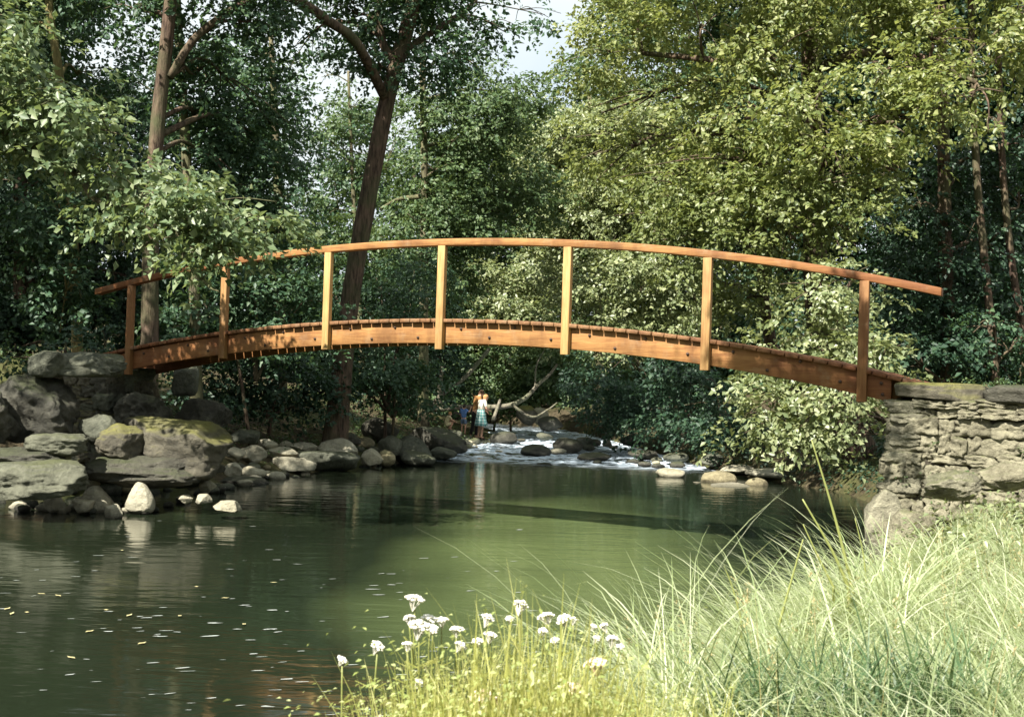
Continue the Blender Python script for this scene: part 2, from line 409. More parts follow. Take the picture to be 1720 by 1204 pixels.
for y0, y1 in ((0, .09), (1.02, 1.11)):
    mb = MB(); sweep(mb, np.linspace(T0, T1, 50), deck_z, -.375, -.062, y0, y1)
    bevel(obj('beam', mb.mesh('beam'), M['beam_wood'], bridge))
mb = MB(); ts = np.linspace(rT[0], rT[-1], 50)
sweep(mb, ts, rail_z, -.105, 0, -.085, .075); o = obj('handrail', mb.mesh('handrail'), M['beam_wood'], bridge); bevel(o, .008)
mb = MB(); pitch = .192; x = -.30 * BAY; k = 0
while x < 6.42 * BAY:
    t_ = (x + .09) / BAY; z = float(deck_z(t_)); sl_ = float(deck_z.deriv()(t_)) / BAY
    Mx = Matrix.Translation((x, 0, z)) @ Matrix.Rotation(-math.atan(sl_), 4, 'Y')
    j = random.uniform(-.012, .012)
    mb.box((0.004 + abs(j) * .2, -.075 + j, -.058), (.181, 1.19 + j, random.uniform(-.004, .003)), Mx); x += pitch
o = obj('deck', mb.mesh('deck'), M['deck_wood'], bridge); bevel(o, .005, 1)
bolt_me = None
for k in range(7):
    mb = MB(); zb = float(deck_z(k)) - (.375 + random.uniform(.07, .10)); zt = float(rail_z(k)) - .107
    mb.box((k * BAY - .062, -.094, zb), (k * BAY + .062, -.003, zt))
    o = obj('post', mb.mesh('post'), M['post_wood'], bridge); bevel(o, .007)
def bolt_mesh():
    mb = MB(); mb.tube([(0, .004, 0), (0, -.012, 0)], .022, 12); mb.tube([(0, -.013, 0), (0, -.026, 0)], .013, 6); return mb.mesh('bolt')
bolt_me = bolt_mesh()
bp = []
for k in range(6):
    for dx, dz in ((.18, -.14), (.38, -.29), (.60, -.12), (.84, -.27)):
        bp.append((k + dx + random.uniform(-.04, .04), dz + random.uniform(-.02, .02), 0))
bp += [(6.11, -.16, 0), (6.12, -.3, 0)]
for t_, dz, yo in bp:
    o = obj('bolt', bolt_me, M['iron'], bridge); o.location = (t_ * BAY, yo, float(deck_z(t_)) + dz)

# ------------------------------------------------------------------ rocks
def ico(sub):
    bm = bmesh.new(); bmesh.ops.create_icosphere(bm, subdivisions=sub, radius=1)
    V = np.array([v.co[:] for v in bm.verts]); T = np.array([[v.index for v in f.verts] for f in bm.faces]); bm.free(); return V, T
ICO = {s: ico(s) for s in (1, 2, 3, 4, 5)}
def rock_verts(seed, sub=4, cuts=9, rough=.07, boxy=0.0):
    r = np.random.default_rng(seed); V, T = ICO[sub]; V = V.copy()
    if boxy:                                    # superellipsoid
        k = 2 + boxy * 6; V = V / (np.sum(np.abs(V) ** k, axis=1) ** (1 / k))[:, None]; V *= .82
    for _ in range(cuts):
        n = r.normal(size=3); n /= np.linalg.norm(n); d = r.uniform(.55, .92)
        e = V @ n - d; V -= np.where(e > 0, e, 0)[:, None] * n * .93
    off = Vector(r.uniform(-50, 50, 3))
    N = V / np.linalg.norm(V, axis=1)[:, None]
    dsp = np.array([noise.fractal(Vector(v) * 1.7 + off, 1.0, 2.0, 3) + .55 * (.5 - abs(noise.noise(Vector(v) * 4.3 + off))) + .28 * noise.fractal(Vector(v) * 7 - off, .7, 2.0, 4) for v in V])
    return V + N * (dsp * rough)[:, None], T
_rc = {}
def add_rock(name, px, py, Y, wpx, hpx, mat, label, cat='boulder', group=None, depth=.9, boxy=0.0, rot=None, cuts=9, sub=4, rough=.09, sink=0.0, tilt=0.0, parent=None, peak=0.0):
    """a rock whose visible outline is wpx x hpx photograph pixels at depth Y, centred at the pixel"""
    seed = int(px * 7 + py * 13); r = random.Random(seed)
    c = pt(px, py, Y); s = Y / F
    if wpx > 80 and Y < 26: sub = 5; rough *= 1.35
    if Y < 34 and boxy < .8: cuts += 5
    V, T = rock_verts(seed, sub, cuts, rough, boxy)
    rz = r.uniform(-.3, .3) if rot is None else R(rot)
    sx_, sz_ = wpx * s / 2 * 1.06, hpx * s / 2 * 1.08
    lo, hi = V.min(0), V.max(0); V = (V - (lo + hi) / 2) / ((hi - lo) / 2)
    if peak: V[:, :2] *= (1 - peak * np.clip(V[:, 2:3] * .5 + .5, 0, 1)); V[:, 0] -= .25 * peak * (V[:, 2] + 1) * .5
    V = V * np.array([sx_, sx_ * depth, sz_])
    Mr = np.array(Matrix.Rotation(rz, 3, 'Z') @ Matrix.Rotation(R(tilt), 3, 'Y')); V = V @ Mr.T
    V[:, 2] -= np.where(V[:, 2] < 0, -V[:, 2] * sink, 0)
    o = obj(name, np_mesh(name, V, [T], True), M[mat]); o.location = c
    return tag(o, label, cat, group)

# left abutment: big block stones, boulders and ledges
add_rock('stone_block', 135, 612, 20.6, 140, 40, 'rock_grey', 'long flat-topped grey block of stone lying left of the bridge end', 'stone block', boxy=.9, cuts=4, rot=8, depth=.6)
add_rock('stone_block', 82, 612, 20.2, 56, 44, 'rock_grey', 'lichen-spotted squat stone at the left tip of the flat-topped block', 'stone block', boxy=.6, cuts=6, depth=.8)
add_rock('boulder', 66, 690, 20.4, 150, 118, 'rock_dark', 'large rounded grey boulder draped with moss below the flat-topped block', depth=.9, cuts=7, rough=.14)
add_rock('boulder', -20, 700, 19.6, 100, 110, 'rock_dark', 'dark streaked boulder cut off by the left picture edge', depth=.9, cuts=7, rough=.16)
add_rock('boulder', 95, 746, 19.6, 96, 36, 'rock_grey', 'smooth pale grey boulder with a dark hollow under it, left of the mossy ledge', depth=.8, boxy=.3, cuts=5)
add_rock('boulder', 60, 804, 18.9, 190, 58, 'rock_grey', 'broad pale slab of rock sloping into the water at the left edge', depth=.8, cuts=6, boxy=.4, tilt=-4)
add_rock('boulder', 40, 768, 19.6, 150, 36, 'rock_dark', 'dark weathered ledge lying on the broad pale slab', depth=.8, cuts=7)
add_rock('boulder', 300, 752, 21.0, 190, 92, 'rock_moss', 'huge overhanging boulder with yellow moss on top and a dark undercut right face', depth=.8, cuts=6, boxy=.5, tilt=3, rough=.08)
add_rock('boulder', 205, 745, 20.4, 90, 64, 'rock_moss', 'knobbly moss-yellowed boulder wedged left of the huge overhanging one', cuts=9, depth=.8)
add_rock('boulder', 255, 790, 20.6, 220, 50, 'rock_dark', 'dark wet boulder in the shadow beneath the huge overhanging one', cuts=7, depth=.8)
add_rock('boulder', 340, 700, 23.0, 90, 60, 'rock_dark', 'grey sloping boulder behind the huge overhanging one, under the bridge', cuts=8)
add_rock('boulder', 165, 722, 20.5, 60, 50, 'rock_grey', 'small grey boulder propped under the rubble of the left abutment', cuts=8)
add_rock('boulder', 240, 690, 22.0, 90, 60, 'rock_dark', 'brown crumbling boulder in the shade under the left bridge end', cuts=8, rough=.16)
lab = empty('stone_abutment', (pt(150, 680, 21.2).x, pt(150, 680, 21.2).y, 0))
tag(lab, 'mossy rubble abutment with dark joints carrying the left end of the bridge', 'abutment')
def masonry(name, o3, ux, uy, W, H, Dp, seed, mats, parent, sw=(.28, .62), sh=(.17, .32), jut=.05):
    """rubble masonry on the face spanned by ux (along) and z, facing -uy; returns parts"""
    r = random.Random(seed); sw_mb = MB(); mi = []; keys = sorted(set(mats))
    z = 0.0
    Vb, Tb = ICO[4]
    while z < H - .05:
        h = min(r.uniform(*sh), H - z); x = r.uniform(-.15, 0)
        while x < W:
            wd = min(r.uniform(*sw), W - x + .04)
            if wd < .1: break
            k = 11.0; V = Vb / (np.sum(np.abs(Vb) ** k, axis=1) ** (1 / k))[:, None]
            off = Vector((r.uniform(-40, 40), r.uniform(-40, 40), r.uniform(-40, 40)))
            nz = np.array([noise.fractal(Vector(v) * 1.9 + off, .8, 2, 4) + .45 * (.35 - abs(noise.noise(Vector(v) * 4.5 - off))) for v in V]); V = V * (1 + .20 * nz)[:, None]
            V[:, 0] += V[:, 2] * r.uniform(-.22, .22); V[:, 2] += V[:, 0] * r.uniform(-.16, .16)
            dp = .2; zz = z + h / 2 + r.uniform(-.03, .03); ju = r.uniform(-jut, jut); xs_ = x + wd / 2
            P = np.array(o3) + np.outer(V[:, 0] * wd * .515 + xs_, [*ux, 0]) + np.outer(V[:, 1] * dp + dp * .8 + ju, [*uy, 0]) + np.outer(V[:, 2] * h * .53 + zz, [0, 0, 1])
            sw_mb.add(P, tris=Tb); mi += [keys.index(r.choice(mats))] * len(Tb); x += wd
        z += h
    me = sw_mb.mesh('stonework', True)
    for k in keys: me.materials.append(M[k])
    me.polygons.foreach_set('material_index', mi); obj('stonework', me, None, parent)
    core = MB(); a = np.array(o3); X, Yv, Z = np.array([*ux, 0]), np.array([*uy, 0]), np.array([0, 0, 1])
    c = [a + X * i + Yv * j + Z * k for k in (-.3, H - .05) for j in (.05, Dp) for i in (.05, W - .02)]
    core.add(c, [(0, 2, 3, 1), (4, 5, 7, 6), (0, 1, 5, 4), (2, 6, 7, 3), (0, 4, 6, 2), (1, 3, 7, 5)])
    obj('mortar_core', core.mesh('mortar_core'), M['mortar'], parent)
# left: small rubble pier under the end of the beams
q = BA + BU * (-1.55) - BN * .05
masonry('le', (q[0] + BU[0] * 1.17 - lab.location.x, q[1] + BU[1] * 1.17 - lab.location.y, .6), BN, -BU, 1.0, 1.72, .5, 13, ['rock_grey', 'rock_dark', 'rock_moss'], lab, (.16, .5), (.11, .27), jut=.03)
masonry('l', (q[0] - lab.location.x, q[1] - lab.location.y, .6), BU, BN, 1.15, 1.72, 1.0, 11, ['rock_grey', 'rock_dark', 'rock_moss'], lab, (.16, .5), (.11, .27), jut=.03)
add_rock('stone_block', 312, 640, 23.5, 40, 48, 'rock_grey', 'pale upright block standing in the shade under the bridge, beside the left abutment', 'stone block', boxy=.8, cuts=4, rot=5)
# right abutment
rab = empty('stone_abutment', (5.6, 15.6, 0))
tag(rab, 'rough sunlit rubble-stone abutment holding the right end of the bridge', 'abutment')
q = BA + BU * (T1 * BAY + .03) - BN * .12
topz = pt(1560, 642, 15.4).z
H = topz - .22 - .1; HR = H
loc = lambda v: (v[0] - 5.6, v[1] - 15.6)
masonry('r', (*loc(q), .1), BU, BN, 5.2, H, 1.9, 21, ['rock_wall'], rab, (.14, .46), (.09, .25), jut=.05)
q2 = q + BN * 1.9 + BU * .0
masonry('re', (*loc(q2), .1), -BN, BU, 1.9, H, .5, 22, ['rock_wall'], rab, (.14, .46), (.09, .25), jut=.05)
x = 0.0; r_ = random.Random(5)
while x < 5.2:
    wd = r_.uniform(.8, 1.3); V, T = rock_verts(int(x * 100) + 3, 4, 3, .05, .9)
    lo, hi = V.min(0), V.max(0); V = (V - (lo + hi) / 2) / ((hi - lo) / 2) * np.array([wd / 2, .62, .125])
    Q = q + BU * (x + wd / 2) + BN * .48
    V = np.array([Q[0] - 5.6, Q[1] - 15.6, H + .1 + .10]) + np.outer(V[:, 0], [*BU, 0]) + np.outer(V[:, 1], [*BN, 0]) + np.outer(V[:, 2], [0, 0, 1])
    obj('capstone', np_mesh('capstone', V, [T], True), M['rock_moss' if x < 1 else 'rock_dark'], rab); x += wd * .97
add_rock('boulder', 1480, 890, 15.4, 60, 130, 'rock_wall', 'tall upright stone at the water side of the right abutment foot', depth=.9, cuts=6, boxy=.3)
add_rock('boulder', 1535, 905, 14.7, 110, 96, 'rock_wall', 'pale mottled boulder behind the long grass under the right abutment', depth=.7, cuts=7, boxy=.2)
add_rock('boulder', 1600, 815, 14.2, 100, 50, 'rock_wall', 'grey stone half buried in weeds before the right abutment', depth=.8, cuts=7)
add_rock('boulder', 1690, 800, 13.6, 90, 46, 'rock_wall', 'mottled stone half buried in weeds near the right picture edge', depth=.8, cuts=7)

# white stones in the pool, left
L = [(238, 836, 19.9, 58, 50, 'white pointed stone, the largest standing in the pool at left', .75),
     (165, 838, 20.0, 52, 40, 'white rounded stone left of the pointed one', .8),
     (140, 848, 19.6, 34, 16, 'low pale stone at the foot of the white rounded one', .8),
     (193, 858, 19.3, 40, 20, 'small white wedge of stone between the two large white stones', .8),
     (92, 843, 19.7, 36, 24, 'squarish pale stone before the broad slab at left', .7),
     (155, 812, 20.4, 24, 16, 'small roundish cobble at the right tip of the broad slab', .9),
     (305, 806, 21.3, 88, 20, 'long thin grey slab lying under the overhanging boulder', .8),
     (348, 815, 20.9, 27, 16, 'egg-shaped pale cobble beside the long thin slab', .9),
     (312, 837, 20.0, 22, 8, 'tiny flat stone barely above water, left of the yellowish cobble', .9),
     (344, 836, 20.1, 30, 11, 'yellowish flat cobble in the pool behind the white sliver', .9),
     (380, 849, 19.6, 54, 14, 'flat white sliver of stone, nearest in the pool to the bridge middle', .7)]
for px, py, Y, w_, h_, lb, dp in L:
    add_rock('pool_stone', px, py + 2, Y, w_, h_ + 6, 'rock_pale' if h_ != 20 or w_ < 60 else 'rock_grey', lb, 'stone', depth=dp, cuts=8, sub=4, rough=.06, peak=.50 if 'pointed stone, the' in lb else .35 if 'wedge' in lb or 'sliver' in lb else 0)
# middle left shore
L = [(685, 756, 33.0, 78, 48, 'rock_grey', 'big smooth domed boulder at the shore near the bathers', .8),
     (655, 750, 32.6, 40, 36, 'rock_grey', 'blunt grey boulder leaning on the left of the domed one', .8),
     (700, 770, 32.3, 60, 24, 'rock_grey', 'low grey rock at the waterline before the domed boulder', .8),
     (566, 757, 30.5, 66, 40, 'rock_pale', 'hump-backed grey boulder in the middle of the stony shore', .8),
     (545, 775, 29.7, 110, 34, 'rock_grey', 'broad mossy shelf of rock at the waterline below the humped boulder', .8),
     (625, 768, 31.2, 36, 28, 'rock_pale', 'tan cobble left of the russet round one on the shore', .9),
     (650, 770, 31.4, 27, 28, 'rock_warm', 'russet round cobble left of the domed boulder', .9),
     (490, 780, 28.6, 80, 26, 'rock_pale', 'pale flat wedge of rock pointing into the pool', .7),
     (470, 762, 29.0, 60, 22, 'rock_pale', 'pale stone heaped behind the flat wedge on the shore', .8),
     (425, 762, 27.6, 46, 28, 'rock_pale', 'pale blocky stone beside the huge overhanging boulder', .8),
     (398, 762, 27.0, 28, 22, 'rock_pale', 'grey stone squeezed against the huge overhanging boulder', .8),
     (423, 794, 26.6, 48, 22, 'rock_pale', 'pale rounded stone at the waterline right of the overhanging boulder', .8),
     (392, 790, 26.2, 30, 26, 'rock_pale', 'small grey stone stacked at the waterline by the overhang', .8),
     (410, 812, 25.8, 90, 22, 'rock_dark', 'dark wet slab low in the water right of the overhang', .8),
     (412, 733, 28.4, 50, 24, 'rock_grey', 'weathered grey stone on the bank above the shore stones', .8),
     (585, 738, 32.0, 40, 22, 'rock_dark', 'dark stone among the roots of the leaning tree', .9),
     (728, 741, 37.5, 104, 46, 'rock_dark', 'big dark shaded boulder before the crouching child', .8),
     (745, 762, 34.6, 44, 22, 'rock_grey', 'greenish cobble at the waterline right of the domed boulder', .9),
     (765, 752, 36.2, 40, 18, 'rock_dark', 'dark wet rock where the rapids begin', .9),
     (640, 722, 35.0, 60, 40, 'rock_dark', 'earthy dark boulder on the bank right of the leaning tree', .9),
     (450, 745, 29.0, 34, 16, 'rock_pale', 'little grey stone on the shore left of the humped boulder', .9),
     (510, 752, 30.0, 44, 18, 'rock_pale', 'pale sloping stone between shore and bank', .9)]
for px, py, Y, w_, h_, mt, lb, dp in L:
    add_rock('boulder', px, py, Y, w_, h_, mt, lb, depth=dp, cuts=8, sub=4, rough=.07)
# rapids and far stones
L = [(785, 800, 31.3, 46, 15, 'rock_pale', 'flat pale stone alone in the pool below the rapids'),
     (846, 736, 43.0, 44, 20, 'rock_dark', 'dark rock at the feet of the woman in the rapids'),
     (900, 757, 37.6, 50, 18, 'rock_dark', 'dark long rock splitting the white water near the bathers'),
     (955, 748, 39.4, 48, 22, 'rock_dark', 'dark humped rock in the middle of the rapids'),
     (998, 768, 36.4, 54, 14, 'rock_dark', 'low dark rock at the front lip of the rapids'),
     (983, 743, 40.6, 34, 14, 'rock_grey', 'grey rock with white water round it, upstream of the humped rock'),
     (1020, 744, 40.4, 16, 10, 'rock_pale', 'tiny pale stone at the far right of the rapids'),
     (1062, 740, 41.0, 40, 18, 'rock_dark', 'dark round rock in shade by the far right bank'),
     (1078, 764, 36.6, 50, 14, 'rock_dark', 'low greenish rock in the right half of the rapids'),
     (1135, 768, 35.6, 42, 14, 'rock_grey', 'grey flat rock at the right end of the rapids'),
     (1195, 772, 34.2, 40, 18, 'rock_grey', 'grey rock against the dark right bank'),
     (1128, 798, 31.4, 48, 18, 'rock_pale', 'pale oblong stone standing apart below the rapids'),
     (1207, 806, 30.2, 58, 26, 'rock_warm', 'tan domed stone, highest of the pale group at right'),
     (1232, 822, 29.2, 90, 18, 'rock_pale', 'flat cream slab before the tan domed stone'),
     (1270, 816, 29.6, 40, 24, 'rock_warm', 'tan stone right of the flat cream slab'),
     (1295, 830, 28.4, 34, 8, 'rock_pale', 'thin cream stone trailing off right of the cream slab'),
     (1172, 814, 29.9, 26, 8, 'rock_pale', 'thin cream stone left of the tan domed stone'),
     (1240, 788, 32.6, 60, 12, 'rock_pale', 'cream stone at the left end of the low bar'),
     (1310, 795, 31.4, 110, 13, 'rock_pale', 'long low cream bar of stone by the right bank'),
     (886, 698, 46.5, 36, 28, 'rock_moss', 'yellow-mossed boulder under the curved dead limb'),
     (908, 700, 46.8, 26, 26, 'rock_pale', 'pale boulder right of the yellow-mossed one'),
     (925, 712, 46.0, 40, 22, 'rock_dark', 'dark boulder in front of the pale and yellow pair')]
for px, py, Y, w_, h_, mt, lb in L:
    add_rock('rapids_stone' if Y > 33 else 'pool_stone', px, py, Y, w_, h_ + 3, mt, lb, 'stone', depth=.9, cuts=8, sub=3, rough=.06)
rr_ = random.Random(77)
for k in range(34):
    px, py = rr_.uniform(790, 1210), rr_.uniform(728, 786); Yk = 33.6 + (786 - py) / 58 * 11
    if px > 1000 and py < 745: continue
    wk = rr_.uniform(12, 30)
    add_rock('rapids_stone', px, py, Yk, wk, wk * .45, rr_.choice(['rock_dark', 'rock_dark', 'rock_grey', 'rock_pale']), 'small stone awash in the white water of the rapids', 'stone', 'small stones awash in the rapids', sub=2)
for k in range(40):
    px, py = rr_.uniform(20, 520), rr_.uniform(0, 1); Yk = 20.0 + max(0, px - 250) / 270 * 9 + rr_.uniform(-.3, .5)
    c_ = pt(px, 800, Yk); zz_ = max(gz(c_.x, Yk), -.02); yy_ = 632 + (2.4 - zz_ - .05) / Yk * F - (px - 860) * -.033
    wk = rr_.uniform(12, 30)
    add_rock('loose_stone', px, 632 + 0 + (2.4 - zz_ - .05) / Yk * F + (px - 860) * .033, Yk, wk, wk * .62, rr_.choice(['rock_grey', 'rock_dark', 'rock_pale']), 'broken fist-sized loose stone between the big rocks at the left waterline', 'stone', 'loose stones along the left waterline', sub=3, cuts=8)
# cobbles strewn along the left shore
protos = []
for k in range(6):
    V, T = rock_verts(900 + k, 3, 9, .06); me = np_mesh('cobble', V * np.array([1, .8, .6]), [T], True)
    me.materials.append(M[['rock_grey', 'rock_pale', 'rock_grey', 'rock_dark', 'rock_warm', 'rock_grey'][k]]); protos.append(me)
r_ = random.Random(3)
for k in range(130):
    s_ = r_.uniform(0, 1); i = 3 + s_ * 8; i0 = int(i); f_ = i - i0
    P = SHORE_L[i0] * (1 - f_) + SHORE_L[i0 + 1] * f_
    x, y = P[0] - abs(r_.gauss(.1, .7)) + .15, P[1] + r_.gauss(0, .5)
    o = bpy.data.objects.new('cobble', protos[k % 6]); sc_ = r_.uniform(.07, .24) * (1.3 if y > 30 else 1)
    o.scale = (sc_, sc_, sc_); o.rotation_euler = (0, 0, r_.uniform(0, 6)); o.location = (x, y, max(gz(x, y), -.05) + sc_ * .25); link(o)
    tag(o, 'small loose cobble strewn among the boulders of the left shore', 'cobble', 'small cobbles along the left shore')

# ------------------------------------------------------------------ foliage
def lobes(r, n=4):
    return r.normal(0, 2.2, (n, 3)), r.uniform(0, 6.28, n)
def leaf_arrays(C, D, Nn, L_, W_):
    """diamond leaves folded along the midrib"""
    Nn = Nn / (np.linalg.norm(Nn, axis=1)[:, None] + 1e-9)
    D = D - Nn * np.sum(D * Nn, axis=1)[:, None]; D /= np.linalg.norm(D, axis=1)[:, None] + 1e-9
    S = np.cross(Nn, D); L_ = L_[:, None]; W_ = W_[:, None]
    V = np.stack([C, C + D * L_ * .45 + S * W_ + Nn * W_ * .35, C + D * L_ - Nn * L_ * .12, C + D * L_ * .45 - S * W_ + Nn * W_ * .35], 1)
    i = np.arange(len(C))[:, None] * 4
    T = np.concatenate([i + np.array([0, 2, 1]), i + np.array([0, 3, 2])])
    return V.reshape(-1, 3), T
def clump_leaves(r, c, rad, leaf, dens, droop=.25, nl=18, holes=.0):
    rad = np.array(rad); n = max(6, int(1.5 * dens * (rad[0] * rad[2] + .5 * rad[0] * rad[1])))
    d = r.normal(size=(n, 3)); d /= np.linalg.norm(d, axis=1)[:, None]
    k, ph = lobes(r, 5); mod = 1 + .16 * np.sum(np.sin(d @ k.T + ph), axis=1)
    u = r.uniform(0, 1, n) ** .30
    p = c + d * (u * mod)[:, None] * rad
    ns_ = int(np.clip(5 + 2.2 * rad[0] * rad[2], 6, 26)); dq = r.normal(size=(ns_, 3)); dq /= np.linalg.norm(dq, axis=1)[:, None]
    sub = c + dq * (r.uniform(.35, 1.02, ns_))[:, None] * rad; ss = r.uniform(.20, .36, ns_) * (rad.mean() ** .75)
    pick = r.integers(0, ns_, n); inb = r.uniform(0, 1, n) < .80
    g0 = r.normal(0, 1, (n, 3)) * np.array([1.0, 1.0, .50]); pb = sub[pick] + g0 * ss[pick][:, None]
    pb[:, 2] -= .16 * np.sum(g0[:, :2] ** 2, 1) * ss[pick]
    db = dq[pick] * .55 + g0 * .5; db /= np.linalg.norm(db, axis=1)[:, None] + 1e-6
    p = np.where(inb[:, None], pb, p); d = np.where(inb[:, None], db, d)
    if holes:
        kk, pp = r.normal(0, 1.6 / max(rad.mean(), .4), (4, 3)), r.uniform(0, 6, 4)
        g_ = np.sum(np.sin(p @ kk.T + pp), axis=1); keep = g_ > holes * 2 - 1.6; p, d = p[keep], d[keep]; n = len(p)
    sd = d * 1.0 + r.normal(0, .55, (n, 3)); sd[:, 2] = sd[:, 2] * .6 - droop; sd /= np.linalg.norm(sd, axis=1)[:, None]
    ns = d * .55 + r.normal(0, .30, (n, 3)); ns[:, 2] += .65; ns /= np.linalg.norm(ns, axis=1)[:, None]
    side = np.cross(ns, sd); side /= np.linalg.norm(side, axis=1)[:, None] + 1e-9
    sl_ = leaf * r.uniform(3.0, 6.0, n)
    tt = r.uniform(0, 1, (n, nl)); off = r.normal(0, .9, (n, nl)) * leaf * (1.25 - tt * .7)
    P = p[:, None] + sd[:, None] * (tt * sl_[:, None])[..., None] + side[:, None] * off[..., None] + r.normal(0, leaf * .30, (n, nl, 3))
    P[..., 2] -= droop * .5 * (tt ** 2) * sl_[:, None]
    Nn = ns[:, None] + r.normal(0, .42, (n, nl, 3)); D = sd[:, None] * .8 + side[:, None] * (np.sign(off) * .8)[..., None] + r.normal(0, .35, (n, nl, 3))
    m_ = n * nl; L_ = leaf * r.uniform(.55, 1.45, m_)
    return leaf_arrays(P.reshape(-1, 3), D.reshape(-1, 3), Nn.reshape(-1, 3), L_, L_ * r.uniform(.26, .40, m_))
NLEAF = 0
def crown_mesh(seed, clumps, leaf, dens, droop=.25, holes=0.0, nl=18):
    global NLEAF
    r = np.random.default_rng(seed); Vs, Ts, n = [], [], 0
    leaf = leaf * 1.2
    for c, rad, k in clumps:
        V, T = clump_leaves(r, np.array(c), rad, leaf, dens * k, droop, nl, holes); Vs.append(V); Ts.append(T + n); n += len(V)
    NLEAF += n // 4
    return np_mesh('crown', np.concatenate(Vs), [np.concatenate(Ts)])
def W(cl):
    """(px, py, Y, rx, ry[, density]) in photograph pixels -> world ellipsoid"""
    out = []
    for c in cl:
        px, py, Y, rx, ry = c[:5]; s = Y / F; k = c[5] if len(c) > 5 else 1.0
        out.append((np.array(pt(px, py, Y)), (rx * s, (rx + ry) * .5 * s, ry * s), k))
    return out
def tree(name, label, cat, trunks, clumps, leafmat, bark, leaf=.10, dens=46, group=None, droop=.25, holes=0.0, seed=None, limbs=True, limb_r=.035, sides=12, loc=None):
    """trunks: list of (polyline of (px,py,Y), r0, r1); the first point of the first one is dropped onto the ground"""
    seed = seed if seed is not None else int(sum(c[0] + 3 * c[1] for c in clumps)) % 99991
    tr = MB(); r = random.Random(seed); paths = []
    base = None
    for k, (pl, r0, r1) in enumerate(trunks):
        P = [np.array(pt(*q)) for q in pl]
        if base is None:
            base = P[0].copy(); base[2] = gz(base[0], base[1]) - .15
            if P[1][2] < base[2] + .2: P[1][2] = base[2] + .3
            P[0] = base.copy()
        P = smooth_path(P, 7); f_ = np.linspace(0, 1, len(P)); rad = r0 + (r1 - r0) * f_
        if k == 0: rad = rad * (1 + .5 * np.exp(-f_ * 18))
        tr.tube(P, rad, sides, .035); paths.append((P, rad))
    cw = W(clumps)
    if limbs:
        A = np.concatenate([p for p, _ in paths]); RA = np.concatenate([x for _, x in paths])
        for c, rad, k in cw:
            dd = np.linalg.norm(A - c, axis=1) + np.maximum(0, A[:, 2] - c[2] + .2) * 2.5
            j = int(np.argmin(dd)); st = A[j]
            if dd[j] < .25: continue
            mid = (st + c) / 2 + np.array([0, 0, .12 * np.linalg.norm(c - st)]) + np.array([r.gauss(0, .15) for _ in range(3)])
            rr = min(RA[j] * .55, limb_r * (1 + .35 * np.linalg.norm(c - st)))
            P = smooth_path([st, mid, c], 6); tr.tube(P, np.linspace(rr, rr * .35, len(P)), 7, .03)
            for _ in range(5):
                e = c + np.array([r.gauss(0, .55), r.gauss(0, .55), r.gauss(0, .55)]) * np.array(rad)
                tr.tube(smooth_path([P[-4], (P[-4] + e) / 2 + np.array([0, 0, .1]), e], 4), np.linspace(rr * .4, .008, 9), 5)
    root = empty(name, tuple(base)); Minv = Matrix.Translation(-Vector(base))
    tag(root, label, cat, group)
    me = tr.mesh('trunk', True); me.transform(Minv); obj('trunk', me, M[bark], root)
    me = crown_mesh(seed, cw, leaf, dens, droop, holes); me.transform(Minv); obj('crown', me, M[leafmat], root)
    return root

# -- the bough that hangs in front of the bridge, left
tree('hazel_tree', 'pale-leaved tree reaching in from the left edge, its bough hanging over the handrail', 'tree',
     [([(-250, 700, 20.4), (-245, 450, 20.4), (-220, 200, 20.2), (-200, -100, 20), (-180, -380, 20)], .26, .08),
      ([(-225, 240, 20.2), (-110, 180, 19.4), (0, 222, 18.7), (42, 258, 18.4), (130, 292, 18.3), (160, 335, 18.0), (250, 360, 17.7), (340, 470, 17.1), (368, 490, 17.0)], .09, .012),
      ([(42, 258, 18.4), (62, 238, 18.3), (100, 205, 18.4), (220, 230, 18.1)], .035, .01)],
     [(60, 215, 18.5, 100, 42), (140, 200, 18.5, 75, 42), (205, 275, 18, 75, 36), (140, 275, 18.5, 75, 30, .8), (250, 325, 17.8, 105, 48), (340, 345, 17.5, 85, 42), (420, 372, 17.5, 80, 32),
      (330, 395, 17.2, 60, 32), (385, 425, 17.1, 48, 14, .9), (305, 440, 17.0, 28, 26, .8), (180, 365, 18, 55, 30, .7), (465, 388, 17.8, 42, 18, .8), (5, 190, 18.8, 70, 50),
      (-150, 100, 19.5, 150, 120), (-250, -100, 20, 200, 130, .5), (-100, -270, 19.5, 180, 110, .5), (-350, 150, 20, 180, 180, .6), (-300, -380, 20.5, 200, 100, .4), (-620, -420, 16.4, 240, 150, 1.5), (10, 125, 17.6, 60, 34, 1.0), (105, 180, 17.4, 70, 34, 1.0), (-60, 150, 18.0, 90, 70, 1.2), (-30, 40, 17.6, 90, 60)],
     'leaf_hazel', 'bark_grey', .095, 70, droop=.3, holes=.06)
